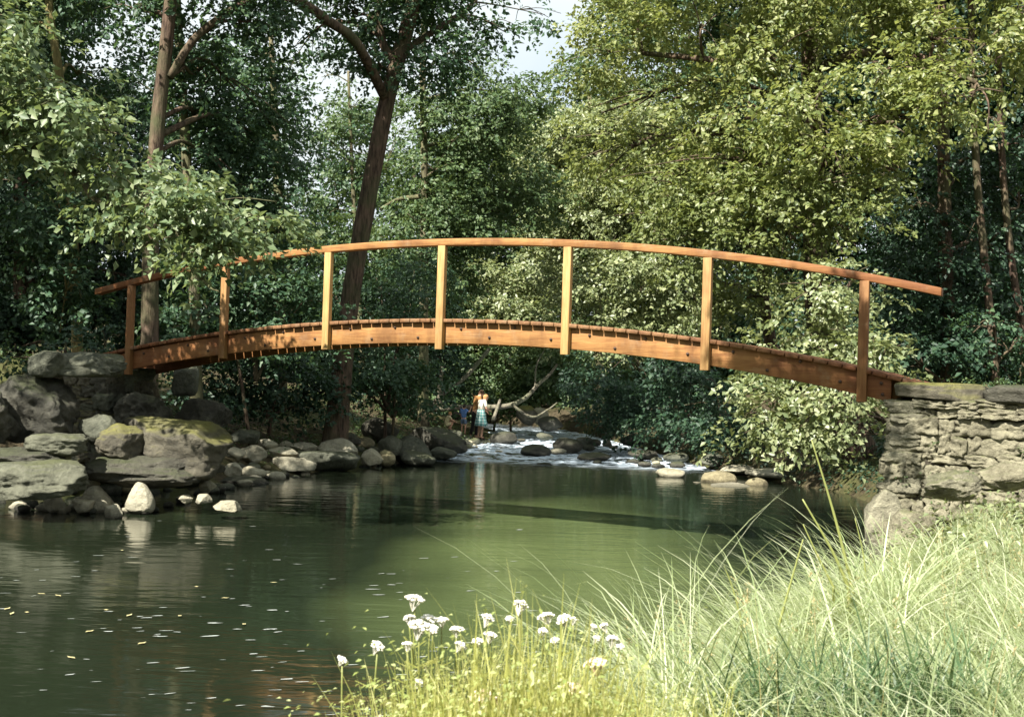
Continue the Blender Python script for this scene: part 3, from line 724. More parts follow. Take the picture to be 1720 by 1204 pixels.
# -- left bank trees
tree('alder_tree', 'tall straight brown trunk rising behind the left part of the bridge', 'tree',
     [([(250, 640, 26), (251, 560, 26), (254, 400, 26), (266, 200, 26), (286, 0, 26), (300, -220, 26), (310, -460, 26)], .20, .10),
      ([(284, 130, 26), (330, 62, 26.2), (395, 14, 26.5), (450, -15, 27)], .09, .06)],
     [(300, -130, 26, 220, 110), (420, 40, 27, 80, 45), (395, 150, 28, 105, 75), (345, 110, 27.5, 55, 70), (430, 240, 29, 80, 80), (350, 265, 28, 90, 70), (235, 30, 27, 70, 40), (330, -330, 26, 250, 120),
      (330, 200, 28, 60, 60), (480, 20, 28, 60, 40)],
     'leaf_teal', 'bark_brown', .10, 46, holes=.05)
tree('alder_tree', 'slender second stem just right of the tall straight brown trunk', 'tree',
     [([(335, 640, 27.6), (326, 480, 27.6), (315, 300, 27.6), (303, 100, 27.6), (297, 0, 27.6), (292, -230, 27.6)], .13, .08)],
     [(300, -240, 28, 150, 90), (255, 170, 29, 50, 60, .7), (390, 330, 29, 70, 60), (310, 350, 29, 70, 50)], 'leaf_dark', 'bark_grey', .10, 44)
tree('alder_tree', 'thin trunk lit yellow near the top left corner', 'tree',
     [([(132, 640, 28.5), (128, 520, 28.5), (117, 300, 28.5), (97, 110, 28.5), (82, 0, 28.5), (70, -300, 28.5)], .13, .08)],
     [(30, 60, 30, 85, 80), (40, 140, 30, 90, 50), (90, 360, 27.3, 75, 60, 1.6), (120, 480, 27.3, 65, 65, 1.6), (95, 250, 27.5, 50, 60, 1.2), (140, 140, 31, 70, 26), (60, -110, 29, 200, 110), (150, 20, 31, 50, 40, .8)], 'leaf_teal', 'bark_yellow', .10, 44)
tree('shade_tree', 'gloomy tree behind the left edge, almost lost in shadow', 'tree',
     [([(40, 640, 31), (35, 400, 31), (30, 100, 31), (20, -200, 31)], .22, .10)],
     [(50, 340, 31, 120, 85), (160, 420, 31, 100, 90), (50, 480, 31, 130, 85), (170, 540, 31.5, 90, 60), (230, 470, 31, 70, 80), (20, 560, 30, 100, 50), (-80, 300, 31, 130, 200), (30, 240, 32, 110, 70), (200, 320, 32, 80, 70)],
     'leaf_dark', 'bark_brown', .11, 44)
tree('leaning_tree', 'stout reddish-brown tree leaning right behind the middle-left of the bridge', 'tree',
     [([(560, 716, 31), (576, 610, 31), (592, 480, 31), (622, 310, 31), (655, 150, 31), (690, 20, 31), (720, -160, 31)], .27, .17),
      ([(650, 170, 31), (600, 75, 29.6), (555, 38, 29.0), (500, 2, 28.6), (440, -12, 28.2), (390, 15, 27.2), (340, 55, 26.6)], .13, .08),
      ([(672, 90, 31), (740, 45, 32), (790, 10, 33), (830, -40, 34)], .09, .04),
      ([(665, 110, 31), (640, 60, 31), (640, -40, 31)], .12, .08)],
     [(595, 30, 32, 70, 50), (690, 50, 31, 85, 60), (640, 105, 30.5, 60, 36), (740, 100, 32, 50, 55), (700, -70, 31, 150, 80), (560, -60, 32, 110, 50), (500, 75, 33, 50, 35, .7), (790, 40, 33, 45, 30, .7), (850, 55, 34, 55, 18, .5), (915, 25, 35, 38, 18, .5)],
     'leaf_teal', 'bark_brown', .11, 44)
tree('alder_tree', 'leafy dark tree filling the gap left of the leaning trunk', 'tree',
     [([(470, 700, 36), (470, 450, 36), (462, 200, 36), (455, 60, 36)], .2, .07)],
     [(455, 170, 36, 55, 70), (465, 330, 36, 65, 85), (420, 400, 36, 90, 60), (500, 410, 36, 60, 50, .8), (480, 260, 37, 45, 60, .7), (430, 100, 37, 60, 40, .7)], 'leaf_teal', 'bark_grey', .11, 44)
tree('birch_tree', 'sparse pale tree through which the sky sparkles beside the leaning trunk', 'tree',
     [([(610, 690, 48), (600, 450, 48), (590, 250, 48), (585, 120, 48)], .12, .05)],
     [(570, 250, 48, 55, 70, .40), (560, 350, 48, 60, 70, .7), (600, 180, 49, 60, 50, .40), (660, 280, 48, 40, 90, .4), (620, 400, 47, 70, 50, .8), (540, 130, 49, 40, 60, .22)], 'leaf_mid', 'bark_grey', .12, 40)
tree('alder_tree', 'big unseen alder added outside the left edge to keep the wood behind the bough in shade', 'tree',  # unseen tree added to shade the wood at left
     [([(-560, 720, 24), (-560, 400, 24), (-540, 100, 24), (-520, -200, 24), (-500, -500, 24)], .26, .10)],
     [(-420, 60, 24, 170, 110, 1.2), (-300, -120, 24, 170, 120, 1.2), (-480, -200, 23.5, 200, 130, 1.2), (-250, -300, 24.5, 170, 120), (-420, -420, 24, 200, 130), (-640, 60, 24, 170, 130)],
     'leaf_teal', 'bark_brown', .11, 44)
# -- shrubs of the left bank
def shrub(name, label, base, clumps, mat, leaf=.10, dens=46, r0=.05, droop=.25, cat='shrub', holes=0.0, bark='bark_brown', group=None):
    stems = []
    for k, c in enumerate(clumps[:4]):
        stems.append(([base, ((base[0] * 1.2 + c[0] * .8) / 2, (base[1] + c[1]) / 2, (base[2] + c[2]) / 2), c[:3]], r0, .012))
    return tree(name, label, cat, stems, clumps, mat, bark, leaf, dens, group, droop, holes, limb_r=.02, sides=7)
shrub('hazel_shrub', 'leafy green shrub seen through the rails between the second and third posts', (430, 640, 28.5),
      [(330, 500, 28, 70, 55), (430, 500, 28.5, 80, 55), (510, 505, 29, 60, 55), (410, 450, 29, 90, 36), (300, 560, 28, 60, 40), (440, 570, 28.5, 90, 40)], 'leaf_teal')
shrub('hazel_shrub', 'dark shrub behind the foot of the leaning tree', (650, 690, 34),
      [(640, 480, 35, 60, 55), (690, 510, 35, 60, 45), (700, 440, 37, 60, 45), (560, 490, 35, 50, 60), (650, 560, 34, 80, 40)], 'leaf_teal')
shrub('elder_shrub', 'low bush with a sunlit tuft under the bridge, right of the leaning tree', (660, 700, 33.5),
      [(670, 610, 33, 68, 26), (620, 640, 33, 55, 36), (700, 655, 34, 60, 40), (560, 625, 33, 50, 40)], 'leaf_teal')
shrub('elder_shrub', 'shady undergrowth bush below the bridge between the second and third posts', (450, 700, 30.5),
      [(480, 640, 30.5, 80, 45), (390, 640, 29.5, 65, 45), (430, 600, 30, 80, 40), (540, 670, 31, 50, 35), (330, 650, 29, 60, 40)], 'leaf_dark')
shrub('bramble_bush', 'small dark bush on the bank behind the long flat-topped block', (110, 600, 23.5),
      [(110, 575, 23.5, 50, 22), (70, 590, 23.5, 40, 20), (180, 585, 24, 30, 25), (20, 600, 23, 50, 30)], 'leaf_dark', .08)
# -- middle distance
tree('ash_tree', 'broad dark green tree in the centre behind the bridge', 'tree',
     [([(712, 690, 42), (712, 500, 42), (713, 300, 42), (710, 120, 42), (715, -20, 42)], .17, .09),
      ([(712, 330, 42), (670, 335, 42), (640, 350, 41.5)], .10, .04)],
     [(770, 180, 42, 85, 70), (740, 280, 42, 75, 80), (825, 245, 43, 85, 75), (800, 345, 43, 100, 65), (875, 330, 44, 85, 70), (720, 390, 42, 80, 55), (870, 165, 44, 55, 42), (745, 470, 43, 70, 60), (810, 120, 44, 50, 35, .7)],
     'leaf_mid', 'bark_grey', .11, 48)
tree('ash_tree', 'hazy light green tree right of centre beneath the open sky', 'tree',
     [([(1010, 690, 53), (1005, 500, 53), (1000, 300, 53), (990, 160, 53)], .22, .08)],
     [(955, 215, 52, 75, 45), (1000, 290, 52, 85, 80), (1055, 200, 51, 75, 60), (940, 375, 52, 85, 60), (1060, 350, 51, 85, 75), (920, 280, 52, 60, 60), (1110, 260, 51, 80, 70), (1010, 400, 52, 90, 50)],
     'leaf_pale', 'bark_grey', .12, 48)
shrub('willow_shrub', 'pale sunlit bush left of the fifth post on the far bank', (860, 680, 51),
      [(850, 480, 51, 62, 50), (900, 455, 51, 50, 45), (830, 530, 50, 50, 40), (900, 540, 50, 60, 40)], 'leaf_pale', .13, 40)
shrub('willow_shrub', 'bright bush between the fifth and sixth posts on the far bank', (1100, 690, 46),
      [(1000, 470, 45, 70, 60), (1070, 470, 44.5, 75, 60), (1130, 500, 44, 60, 55), (1020, 550, 45, 90, 45), (1120, 430, 44.5, 60, 50)], 'leaf_pale', .12, 40)
shrub('willow_shrub', 'yellow-green thicket behind the fallen tree', (830, 690, 51),
      [(850, 625, 49, 55, 36), (900, 610, 49, 55, 40), (790, 600, 49, 60, 45), (860, 665, 48.5, 60, 25), (950, 620, 48, 50, 45)], 'leaf_mid', .13, 42)
shrub('elder_shrub', 'dark thicket over the left end of the fallen tree', (700, 700, 45),
      [(690, 600, 45, 60, 60), (745, 610, 46, 50, 50), (660, 660, 44, 55, 35), (710, 540, 45, 60, 45)], 'leaf_dark', .12, 42)
shrub('elder_shrub', 'black-green bank bush overhanging the rapids below the fifth and sixth posts', (1160, 700, 39),
      [(1000, 650, 41, 60, 55), (1080, 640, 39, 70, 55), (1160, 640, 36, 70, 60), (1050, 700, 39.5, 60, 24), (1140, 710, 36, 80, 28), (1210, 700, 33, 60, 45)], 'leaf_dark', .11, 44)
# -- right bank
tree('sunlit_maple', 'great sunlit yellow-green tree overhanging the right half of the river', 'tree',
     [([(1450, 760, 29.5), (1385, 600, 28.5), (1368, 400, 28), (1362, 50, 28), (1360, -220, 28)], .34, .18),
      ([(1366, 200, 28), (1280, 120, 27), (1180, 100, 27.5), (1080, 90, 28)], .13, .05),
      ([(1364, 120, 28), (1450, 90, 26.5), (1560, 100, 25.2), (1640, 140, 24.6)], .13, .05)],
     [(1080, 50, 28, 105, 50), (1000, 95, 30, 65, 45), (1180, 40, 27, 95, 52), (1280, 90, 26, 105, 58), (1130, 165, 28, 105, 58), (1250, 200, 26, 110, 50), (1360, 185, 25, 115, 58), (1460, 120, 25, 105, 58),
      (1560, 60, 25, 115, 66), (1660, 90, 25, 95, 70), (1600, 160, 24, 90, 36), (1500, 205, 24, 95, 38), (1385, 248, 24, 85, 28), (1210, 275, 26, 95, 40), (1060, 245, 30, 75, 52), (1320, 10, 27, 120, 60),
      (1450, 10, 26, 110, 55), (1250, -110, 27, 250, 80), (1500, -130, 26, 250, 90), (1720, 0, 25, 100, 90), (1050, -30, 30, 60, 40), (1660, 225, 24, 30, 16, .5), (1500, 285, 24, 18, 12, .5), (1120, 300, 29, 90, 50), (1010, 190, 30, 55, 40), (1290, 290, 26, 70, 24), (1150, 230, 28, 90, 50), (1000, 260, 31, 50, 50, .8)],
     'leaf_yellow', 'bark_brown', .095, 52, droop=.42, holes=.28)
tree('sycamore_tree', 'mid-green tree beneath the sunlit canopy above the right end of the handrail', 'tree',
     [([(1365, 740, 32.5), (1300, 600, 31.5), (1275, 400, 31), (1265, 280, 31)], .2, .08)],
     [(1150, 335, 27, 105, 48), (1260, 335, 26, 105, 48), (1360, 330, 25, 100, 48), (1445, 315, 25, 80, 45), (1160, 405, 27, 80, 38), (1250, 400, 26, 80, 42), (1335, 400, 25, 80, 36), (1425, 385, 24.5, 70, 38), (1255, 500, 30, 70, 60), (1190, 480, 31, 60, 60), (1090, 300, 28, 60, 40), (1080, 380, 29, 50, 30, .7)],
     'leaf_lime', 'bark_brown', .09, 54, holes=.05)
shrub('willow_bush', 'pale grey-green bush spilling over the bank beside the right abutment', (1560, 770, 22.9),
      [(1370, 500, 22, 72, 40), (1345, 560, 22, 78, 45), (1425, 570, 21.5, 58, 48), (1300, 610, 22, 60, 40), (1290, 680, 21, 66, 40), (1360, 690, 20.5, 72, 42), (1425, 650, 20.5, 58, 46), (1395, 732, 20.5, 30, 22), (1255, 715, 21.5, 36, 18),
       (1455, 600, 21, 56, 36), (1495, 578, 21, 42, 20, .8), (1430, 470, 22.5, 50, 30), (1345, 720, 21, 50, 20), (1425, 730, 20.5, 18, 30, .7)], 'leaf_pale', .085, 62, .06, .4)
tree('thin_tree', 'thin bare-stemmed tree in the dark wood, left of the pair at the right edge', 'tree',
     [([(1674, 690, 26), (1672, 640, 26), (1655, 450, 26), (1640, 280, 26), (1632, 80, 26), (1630, -150, 26)], .10, .06)],
     [(1662, 555, 25.6, 52, 26, .8), (1630, -180, 26, 120, 70), (1700, 590, 26, 40, 25, .6), (1625, 585, 26, 40, 18, .6)], 'leaf_teal', 'bark_brown', .085, 50)
tree('thin_tree', 'thin bare-stemmed tree in the dark wood, right of the pair at the right edge', 'tree',
     [([(1726, 690, 26.5), (1716, 560, 26.5), (1698, 430, 26.5), (1684, 280, 26.5), (1676, 60, 26.5), (1670, -150, 26.5)], .09, .06)],
     [(1690, -200, 26.5, 140, 80), (1712, 330, 27, 30, 30, .4), (1725, 230, 27, 40, 40, .6)], 'leaf_teal', 'bark_brown', .085, 50)
tree('added_oak', 'unseen oak added outside the right edge to dapple the right bridge end with shade', 'tree',  # unseen tree, added and shaped to cast dappled shade on the bridge
     [([(2700, 1400, 8.0), (2690, 600, 8.0), (2500, -200, 8.3), (2100, -900, 9.0)], .25, .12)],
     [(690, -1010, 10.4, 200, 170, 2.6), (850, -1020, 10.2, 130, 170, 2.6), (1560, -960, 10.6, 260, 190, 1.6), (1900, -900, 10.6, 300, 200, .8), (2200, -900, 10, 300, 240, .5)],
     'leaf_mid', 'bark_brown', .09, 46)
tree('shade_tree', 'dark tree closing the wood behind the right abutment', 'tree',
     [([(1600, 720, 27), (1590, 500, 27), (1585, 250, 27), (1580, 0, 27)], .2, .1)],
     [(1600, 450, 27, 100, 95), (1530, 350, 27.5, 85, 75), (1680, 420, 28, 95, 120), (1600, 560, 27, 100, 65), (1540, 610, 26, 80, 40), (1700, 250, 27, 80, 70), (1500, 480, 27, 70, 70), (1600, 300, 28, 90, 60), (1700, 600, 27, 80, 60)],
     'leaf_dark', 'bark_brown', .10, 42)
# -- wood further back: every tree its own
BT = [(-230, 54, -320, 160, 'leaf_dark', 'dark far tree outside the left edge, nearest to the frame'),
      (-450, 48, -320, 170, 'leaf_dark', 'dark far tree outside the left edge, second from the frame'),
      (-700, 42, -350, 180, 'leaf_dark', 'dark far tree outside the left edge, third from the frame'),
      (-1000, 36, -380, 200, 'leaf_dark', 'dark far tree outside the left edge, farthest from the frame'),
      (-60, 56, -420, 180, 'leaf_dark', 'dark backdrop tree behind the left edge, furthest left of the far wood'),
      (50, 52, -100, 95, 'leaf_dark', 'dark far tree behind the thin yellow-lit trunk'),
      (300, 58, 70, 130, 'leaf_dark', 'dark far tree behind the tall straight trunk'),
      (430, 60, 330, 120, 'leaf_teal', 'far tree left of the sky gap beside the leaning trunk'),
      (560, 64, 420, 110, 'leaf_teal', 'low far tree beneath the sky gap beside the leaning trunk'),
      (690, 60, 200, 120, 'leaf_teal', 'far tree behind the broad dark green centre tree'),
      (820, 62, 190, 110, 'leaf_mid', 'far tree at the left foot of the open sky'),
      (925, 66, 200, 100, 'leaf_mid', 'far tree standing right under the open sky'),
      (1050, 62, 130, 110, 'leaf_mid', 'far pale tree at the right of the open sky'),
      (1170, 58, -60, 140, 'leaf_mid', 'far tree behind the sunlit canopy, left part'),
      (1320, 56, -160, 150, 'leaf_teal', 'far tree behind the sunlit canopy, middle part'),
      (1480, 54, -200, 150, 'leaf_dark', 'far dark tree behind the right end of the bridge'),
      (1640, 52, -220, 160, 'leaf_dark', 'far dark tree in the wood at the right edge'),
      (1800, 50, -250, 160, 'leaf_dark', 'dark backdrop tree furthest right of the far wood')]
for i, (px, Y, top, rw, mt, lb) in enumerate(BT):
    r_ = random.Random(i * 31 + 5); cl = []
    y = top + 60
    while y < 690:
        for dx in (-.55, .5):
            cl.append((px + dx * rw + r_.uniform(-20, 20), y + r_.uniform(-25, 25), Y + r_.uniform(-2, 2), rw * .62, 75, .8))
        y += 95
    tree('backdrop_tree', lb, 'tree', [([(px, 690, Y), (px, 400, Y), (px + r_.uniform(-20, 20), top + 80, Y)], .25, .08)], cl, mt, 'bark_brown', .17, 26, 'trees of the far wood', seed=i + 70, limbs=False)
print('leaves', NLEAF)

# ------------------------------------------------------------------ fallen tree by the bathers
def tube_obj(name, pl, r0, r1, mat, parent, sides=9, rough=.06, m=6):
    mb = MB(); P = smooth_path([np.array(pt(*q)) for q in pl], m); mb.tube(P, np.linspace(r0, r1, len(P)), sides, rough)
    me = mb.mesh(name, True); me.transform(Matrix.Translation(-parent.location)); return obj(name, me, M[mat], parent)
ft = empty('fallen_tree', tuple(pt(760, 692, 44)))
tag(ft, 'bleached fallen tree lying on the bank behind the bathers, its dead limbs sticking up', 'fallen tree')
tube_obj('trunk', [(675, 694, 45), (740, 686, 44.3), (800, 684, 44), (850, 682, 44), (882, 668, 44.3), (905, 645, 44.6), (922, 630, 45), (936, 612, 45.2)], .12, .04, 'dead_wood', ft, 12)
tube_obj('branch', [(722, 682, 44.3), (752, 655, 44.6), (785, 630, 44.9), (822, 586, 45.3)], .09, .07, 'dead_wood', ft)
tube_obj('branch', [(737, 684, 44.3), (739, 650, 44.3), (743, 612, 44.4)], .10, .07, 'dead_wood', ft)
tube_obj('branch', [(828, 706, 43.2), (840, 672, 44)], .07, .05, 'dead_wood', ft)
tube_obj('branch', [(899, 650, 44.6), (901, 615, 44.7), (914, 588, 44.9)], .04, .015, 'dead_wood', ft)
tube_obj('branch', [(860, 680, 44), (893, 700, 44), (920, 688, 44.2), (936, 676, 44.3)], .05, .02, 'dead_wood', ft)
tube_obj('root', [(675, 694, 45), (655, 680, 45), (645, 660, 45)], .10, .03, 'dead_wood', ft)

# ------------------------------------------------------------------ people
M['skin'] = cloth_mat('skin', (.50, .27, .17), (.58, .33, .22), 30)
M['hair_brown'] = cloth_mat('hair_brown', (.06, .032, .016), (.12, .06, .03), 90)
M['hair_dark'] = cloth_mat('hair_dark', (.018, .014, .012), (.035, .028, .022), 90)
M['hair_fair'] = cloth_mat('hair_fair', (.34, .17, .06), (.45, .25, .10), 90)
M['shirt_tan'] = cloth_mat('shirt_tan', (.34, .17, .05)); M['trousers'] = cloth_mat('trousers', (.018, .016, .015))
M['blouse'] = cloth_mat('blouse', (.72, .68, .55)); M['blue'] = cloth_mat('blue', (.10, .20, .45)); M['blue_grey'] = cloth_mat('blue_grey', (.12, .17, .26))
M['cream'] = cloth_mat('cream', (.62, .52, .30)); M['shoe'] = cloth_mat('shoe', (.05, .03, .02))
m, t, b = material('check'); M['check'] = m
tc = node(t, 'ShaderNodeTexCoord'); sx = node(t, 'ShaderNodeSeparateXYZ'); t.links.new(tc.outputs['Object'], sx.inputs[0])
a_ = math_n(t, 'ARCTAN2', sx.outputs[1], sx.outputs[0])
ca = math_n(t, 'GREATER_THAN', math_n(t, 'SINE', math_n(t, 'MULTIPLY', a_, 10.0)), 0.1)
cb = math_n(t, 'GREATER_THAN', math_n(t, 'SINE', math_n(t, 'MULTIPLY', sx.outputs[2], 62.0)), 0.1)
t.links.new(ramp(t, math_n(t, 'MULTIPLY', math_n(t, 'ADD', ca, cb), .5), [(0, (.55, .60, .55)), (.5, (.20, .40, .38)), (1, (.06, .20, .20))]), b.inputs['Base Color']); b.inputs['Roughness'].default_value = .85
def skinned(name, pts, edges, mat, parent, root=0, sub=2):
    me = bpy.data.meshes.new(name); me.from_pydata([p[:3] for p in pts], edges, [])
    o = bpy.data.objects.new(name, me); link(o)
    o.modifiers.new('skin', 'SKIN'); me.skin_vertices.new() if not me.skin_vertices else None
    for i, p in enumerate(pts):
        me.skin_vertices[0].data[i].radius = (p[3], p[4] if len(p) > 4 else p[3]); me.skin_vertices[0].data[i].use_root = (i == root)
    md = o.modifiers.new('sub', 'SUBSURF'); md.levels = sub; md.render_levels = sub
    dg = bpy.context.evaluated_depsgraph_get(); ev = o.evaluated_get(dg); m2 = bpy.data.meshes.new_from_object(ev)
    m2.name = name; bpy.data.objects.remove(o); bpy.data.meshes.remove(me)
    m2.polygons.foreach_set('use_smooth', np.ones(len(m2.polygons), dtype=bool)); m2.materials.clear()
    return obj(name, m2, M[mat], parent)
def person(label, loc, rz, H, J, clothes, hair, hair_len=0.0, cat='person', skirt=None, shoes=True, dress=None):
    """J: joints in metres for a 1.7 m figure facing +Y: dict of overrides"""
    j = dict(pelvis=(0, 0, .93), waist=(0, .01, 1.08), chest=(0, .015, 1.30), neck=(0, .01, 1.46), head=(0, .03, 1.56), crown=(0, .035, 1.645),
             shL=(-.175, .0, 1.41), elL=(-.24, -.02, 1.13), wrL=(-.25, .07, .90), shR=(.175, 0, 1.41), elR=(.24, -.02, 1.13), wrR=(.25, .07, .90),
             hipL=(-.09, 0, .88), knL=(-.10, .03, .49), anL=(-.10, -.01, .09), toL=(-.11, .13, .035), hipR=(.09, 0, .88), knR=(.10, .03, .49), anR=(.10, -.01, .09), toR=(.11, .13, .035))
    j.update(J); k = H / 1.7
    j = {n: np.array(p) * k for n, p in j.items()}
    root = empty('person', loc, rz); tag(root, label, cat)
    rad = dict(pelvis=(.135, .10), waist=(.115, .085), chest=(.145, .10), neck=(.052, .052), head=(.078, .092), crown=(.066, .078), shL=.056, shR=.056, elL=.040, elR=.040, wrL=.027, wrR=.027,
               hipL=.085, hipR=.085, knL=.056, knR=.056, anL=.038, anR=.038, toL=(.038, .028), toR=(.038, .028))
    names = list(j); P = []; E = []
    for n in names:
        r_ = rad[n]; r_ = r_ if isinstance(r_, tuple) else (r_, r_); P.append((*j[n], r_[0] * k, r_[1] * k))
    ix = {n: i for i, n in enumerate(names)}
    for a, b_ in (('pelvis', 'waist'), ('waist', 'chest'), ('chest', 'neck'), ('neck', 'head'), ('head', 'crown'), ('chest', 'shL'), ('shL', 'elL'), ('elL', 'wrL'), ('chest', 'shR'), ('shR', 'elR'), ('elR', 'wrR'),
                  ('pelvis', 'hipL'), ('hipL', 'knL'), ('knL', 'anL'), ('anL', 'toL'), ('pelvis', 'hipR'), ('hipR', 'knR'), ('knR', 'anR'), ('anR', 'toR')): E.append((ix[a], ix[b_]))
    # hands: palm and five fingers
    for sd, el, wr in ((-1, 'elL', 'wrL'), (1, 'elR', 'wrR')):
        d = j[wr] - j[el]; d /= np.linalg.norm(d); s_ = np.cross(d, [0, 1, .2]); s_ /= np.linalg.norm(s_); n_ = np.cross(d, s_)
        pal = j[wr] + d * .065 * k; P.append((*pal, .036 * k, .018 * k)); ip = len(P) - 1; E.append((ix[wr], ip))
        for f_, (o_, L_) in enumerate(((-.030, .062), (-.010, .075), (.011, .070), (.030, .055))):
            kn = pal + (d * .040 + s_ * o_) * k; mi = kn + (d * L_ * .5 + n_ * .010) * k; ti = kn + (d * L_ * .9 + n_ * .032) * k
            for q_, rr in ((kn, .0095), (mi, .0085), (ti, .007)): P.append((*q_, rr * k, rr * k))
            i0 = len(P) - 3; E += [(ip, i0), (i0, i0 + 1), (i0 + 1, i0 + 2)]
        th0 = j[wr] + (d * .035 - s_ * .036) * k; th1 = th0 + (d * .04 - s_ * .022 + n_ * .01) * k
        for q_, rr in ((th0, .012), (th1, .0085)): P.append((*q_, rr * k, rr * k))
        E += [(ix[wr], len(P) - 2), (len(P) - 2, len(P) - 1)]
    # nose and ears grow from the head
    hd = j['head']; up = j['crown'] - hd; up /= np.linalg.norm(up); fw = np.array([0, 1, 0]) - up * up[1]; fw /= np.linalg.norm(fw); sd_ = np.cross(fw, up)
    for v, rr in ((fw * .112 + up * .01, .013), (sd_ * .088 + up * .01, .016), (-sd_ * .088 + up * .01, .016)):
        P.append((*(hd + v * k), rr * k, rr * k)); E.append((ix['head'], len(P) - 1))
    body = skinned('body', P, E, 'skin', root)
    for q_ in (-1, 1):
        mb = MB(); V, T = ICO[2]; mb.add(V * .013 * k + hd + (fw * .088 + up * .035 + sd_ * .033 * q_) * k, tris=T); obj('eye', mb.mesh('eye', True), M['hair_dark'], body)
    mb = MB(); V, T = ICO[1]; mb.add(V * np.array([.028, .008, .008]) * k + hd + (fw * .088 - up * .042) * k, tris=T); obj('mouth', mb.mesh('mouth', True), M['shirt_tan'], body)
    # hair cap
    V, T = ICO[3]; c = hd + (up * .052 - fw * .018) * k
    A = np.stack([sd_, fw, up], 1); Vh = V * np.array([.094, .108, .098]); Vh[:, 2] -= np.where((V[:, 1] < .25) & (V[:, 2] < 0), hair_len * (-V[:, 2]), 0)
    low = (V[:, 1] > .35) & (V[:, 2] < .25); Vh[low] *= .82
    Vh += .004 * np.sin(V * 23); mb = MB(); mb.add(Vh * k @ A.T + c, tris=T); obj('hair', mb.mesh('hair', True), M[hair], root)
    for nm, mat, segs, ex in clothes:
        used = []; PP = []
        for a, b_ in segs:
            for q_ in (a, b_):
                if q_ not in used: used.append(q_)
        for q_ in used:
            nn = q_.split('>'); r_ = rad[nn[0]]; r_ = r_ if isinstance(r_, tuple) else (r_, r_); p = j[nn[0]]
            if len(nn) > 1:                      # a point part way to the next joint
                f_ = float(nn[2]); p = p * (1 - f_) + j[nn[1]] * f_; r2 = rad[nn[1]]; r2 = r2 if isinstance(r2, tuple) else (r2, r2); r_ = tuple(u_ * (1 - f_) + v_ * f_ for u_, v_ in zip(r_, r2))
            PP.append((*p, (r_[0] + ex) * k, (r_[1] + ex) * k))
        skinned(nm, PP, [(used.index(a), used.index(b_)) for a, b_ in segs], mat, root)
    if skirt:
        top, bot, r0, r1, mat = skirt; V = []; n = 48; rows = 9
        for i in range(rows):
            f_ = i / (rows - 1); z = (top + (bot - top) * f_) * k; c = j['waist'] * (1 - f_) + (j['knL'] + j['knR']) / 2 * f_
            for a in np.linspace(0, 2 * np.pi, n, endpoint=False):
                rr = (r0 + (r1 - r0) * f_ ** .8) * (1 + .07 * f_ * math.sin(a * 9)) * k; V.append((c[0] + math.cos(a) * rr, c[1] + math.sin(a) * rr * .82, z))
        q_ = [(i * n + a, i * n + (a + 1) % n, (i + 1) * n + (a + 1) % n, (i + 1) * n + a) for i in range(rows - 1) for a in range(n)]
        mb = MB(); mb.add(V, q_); o = obj('skirt', mb.mesh('skirt', True), M[mat], root); sm = o.modifiers.new('solid', 'SOLIDIFY'); sm.thickness = .008
    if shoes:
        for a, b_ in (('anL', 'toL'), ('anR', 'toR')):
            A_, B_ = j[a], j[b_]; skinned('shoe', [(*(A_ * [1, 1, .6]), .048 * k, .045 * k), (*((A_ * [1, 1, .6] + B_) / 2), .046 * k, .040 * k), (*B_, .043 * k, .034 * k)], [(0, 1), (1, 2)], 'shoe', root)
    return root
SHIRT = [('pelvis', 'waist'), ('waist', 'chest'), ('chest', 'chest>neck>.55'), ('chest', 'shL'), ('shL', 'shL>elL>.8'), ('chest', 'shR'), ('shR', 'shR>elR>.8')]
TROUS = [('pelvis', 'waist>pelvis>.5'), ('pelvis', 'hipL'), ('hipL', 'knL'), ('knL', 'knL>anL>.9'), ('pelvis', 'hipR'), ('hipR', 'knR'), ('knR', 'knR>anR>.9')]
SHORT = [('pelvis', 'waist>pelvis>.5'), ('pelvis', 'hipL'), ('hipL', 'hipL>knL>.7'), ('pelvis', 'hipR'), ('hipR', 'hipR>knR>.7')]
BOW = dict(chest=(0, .07, 1.29), neck=(0, .12, 1.43), head=(0, .19, 1.51), crown=(0, .24, 1.585), shL=(-.175, .06, 1.40), shR=(.175, .06, 1.40))
def footing(px, py, Y): p = pt(px, py, Y); return (p.x, p.y, p.z)
def hgt(px, y0, y1, Y): return (y1 - y0) * Y / F
PY = 43.6
person('woman in a white blouse and knee-length green checked skirt looking down at the water', footing(806, 738, PY - .4), R(-55), 1.62,
       dict(BOW, elL=(-.22, .10, 1.13), wrL=(-.10, .30, 1.10), elR=(.22, .10, 1.12), wrR=(.12, .31, 1.07)), [('blouse', 'blouse', SHIRT, .016)], 'hair_fair', .03, skirt=(1.10, .50, .135, .255, 'check'))
person('man in a tan shirt and dark trousers bending forward beside the woman', footing(797, 738, PY + .25), R(-62), 1.80,
       dict(BOW, elL=(-.25, .06, 1.12), wrL=(-.22, .26, .98), elR=(.25, .05, 1.12), wrR=(.22, .26, .98), anL=(-.10, -.12, .09), toL=(-.11, .02, .035), knL=(-.10, -.02, .49)), [('shirt', 'shirt_tan', SHIRT, .02), ('trousers', 'trousers', TROUS, .018)], 'hair_brown', .01)
person('child in a blue shirt and blue-grey shorts standing left of the man', footing(778, 731, PY), R(-20), 1.08,
       dict(elR=(.30, .05, 1.30), wrR=(.36, .10, 1.50), elL=(-.24, .05, 1.13), wrL=(-.20, .18, .98)), [('shirt', 'blue', SHIRT, .022), ('shorts', 'blue_grey', SHORT, .03)], 'hair_dark', .01)
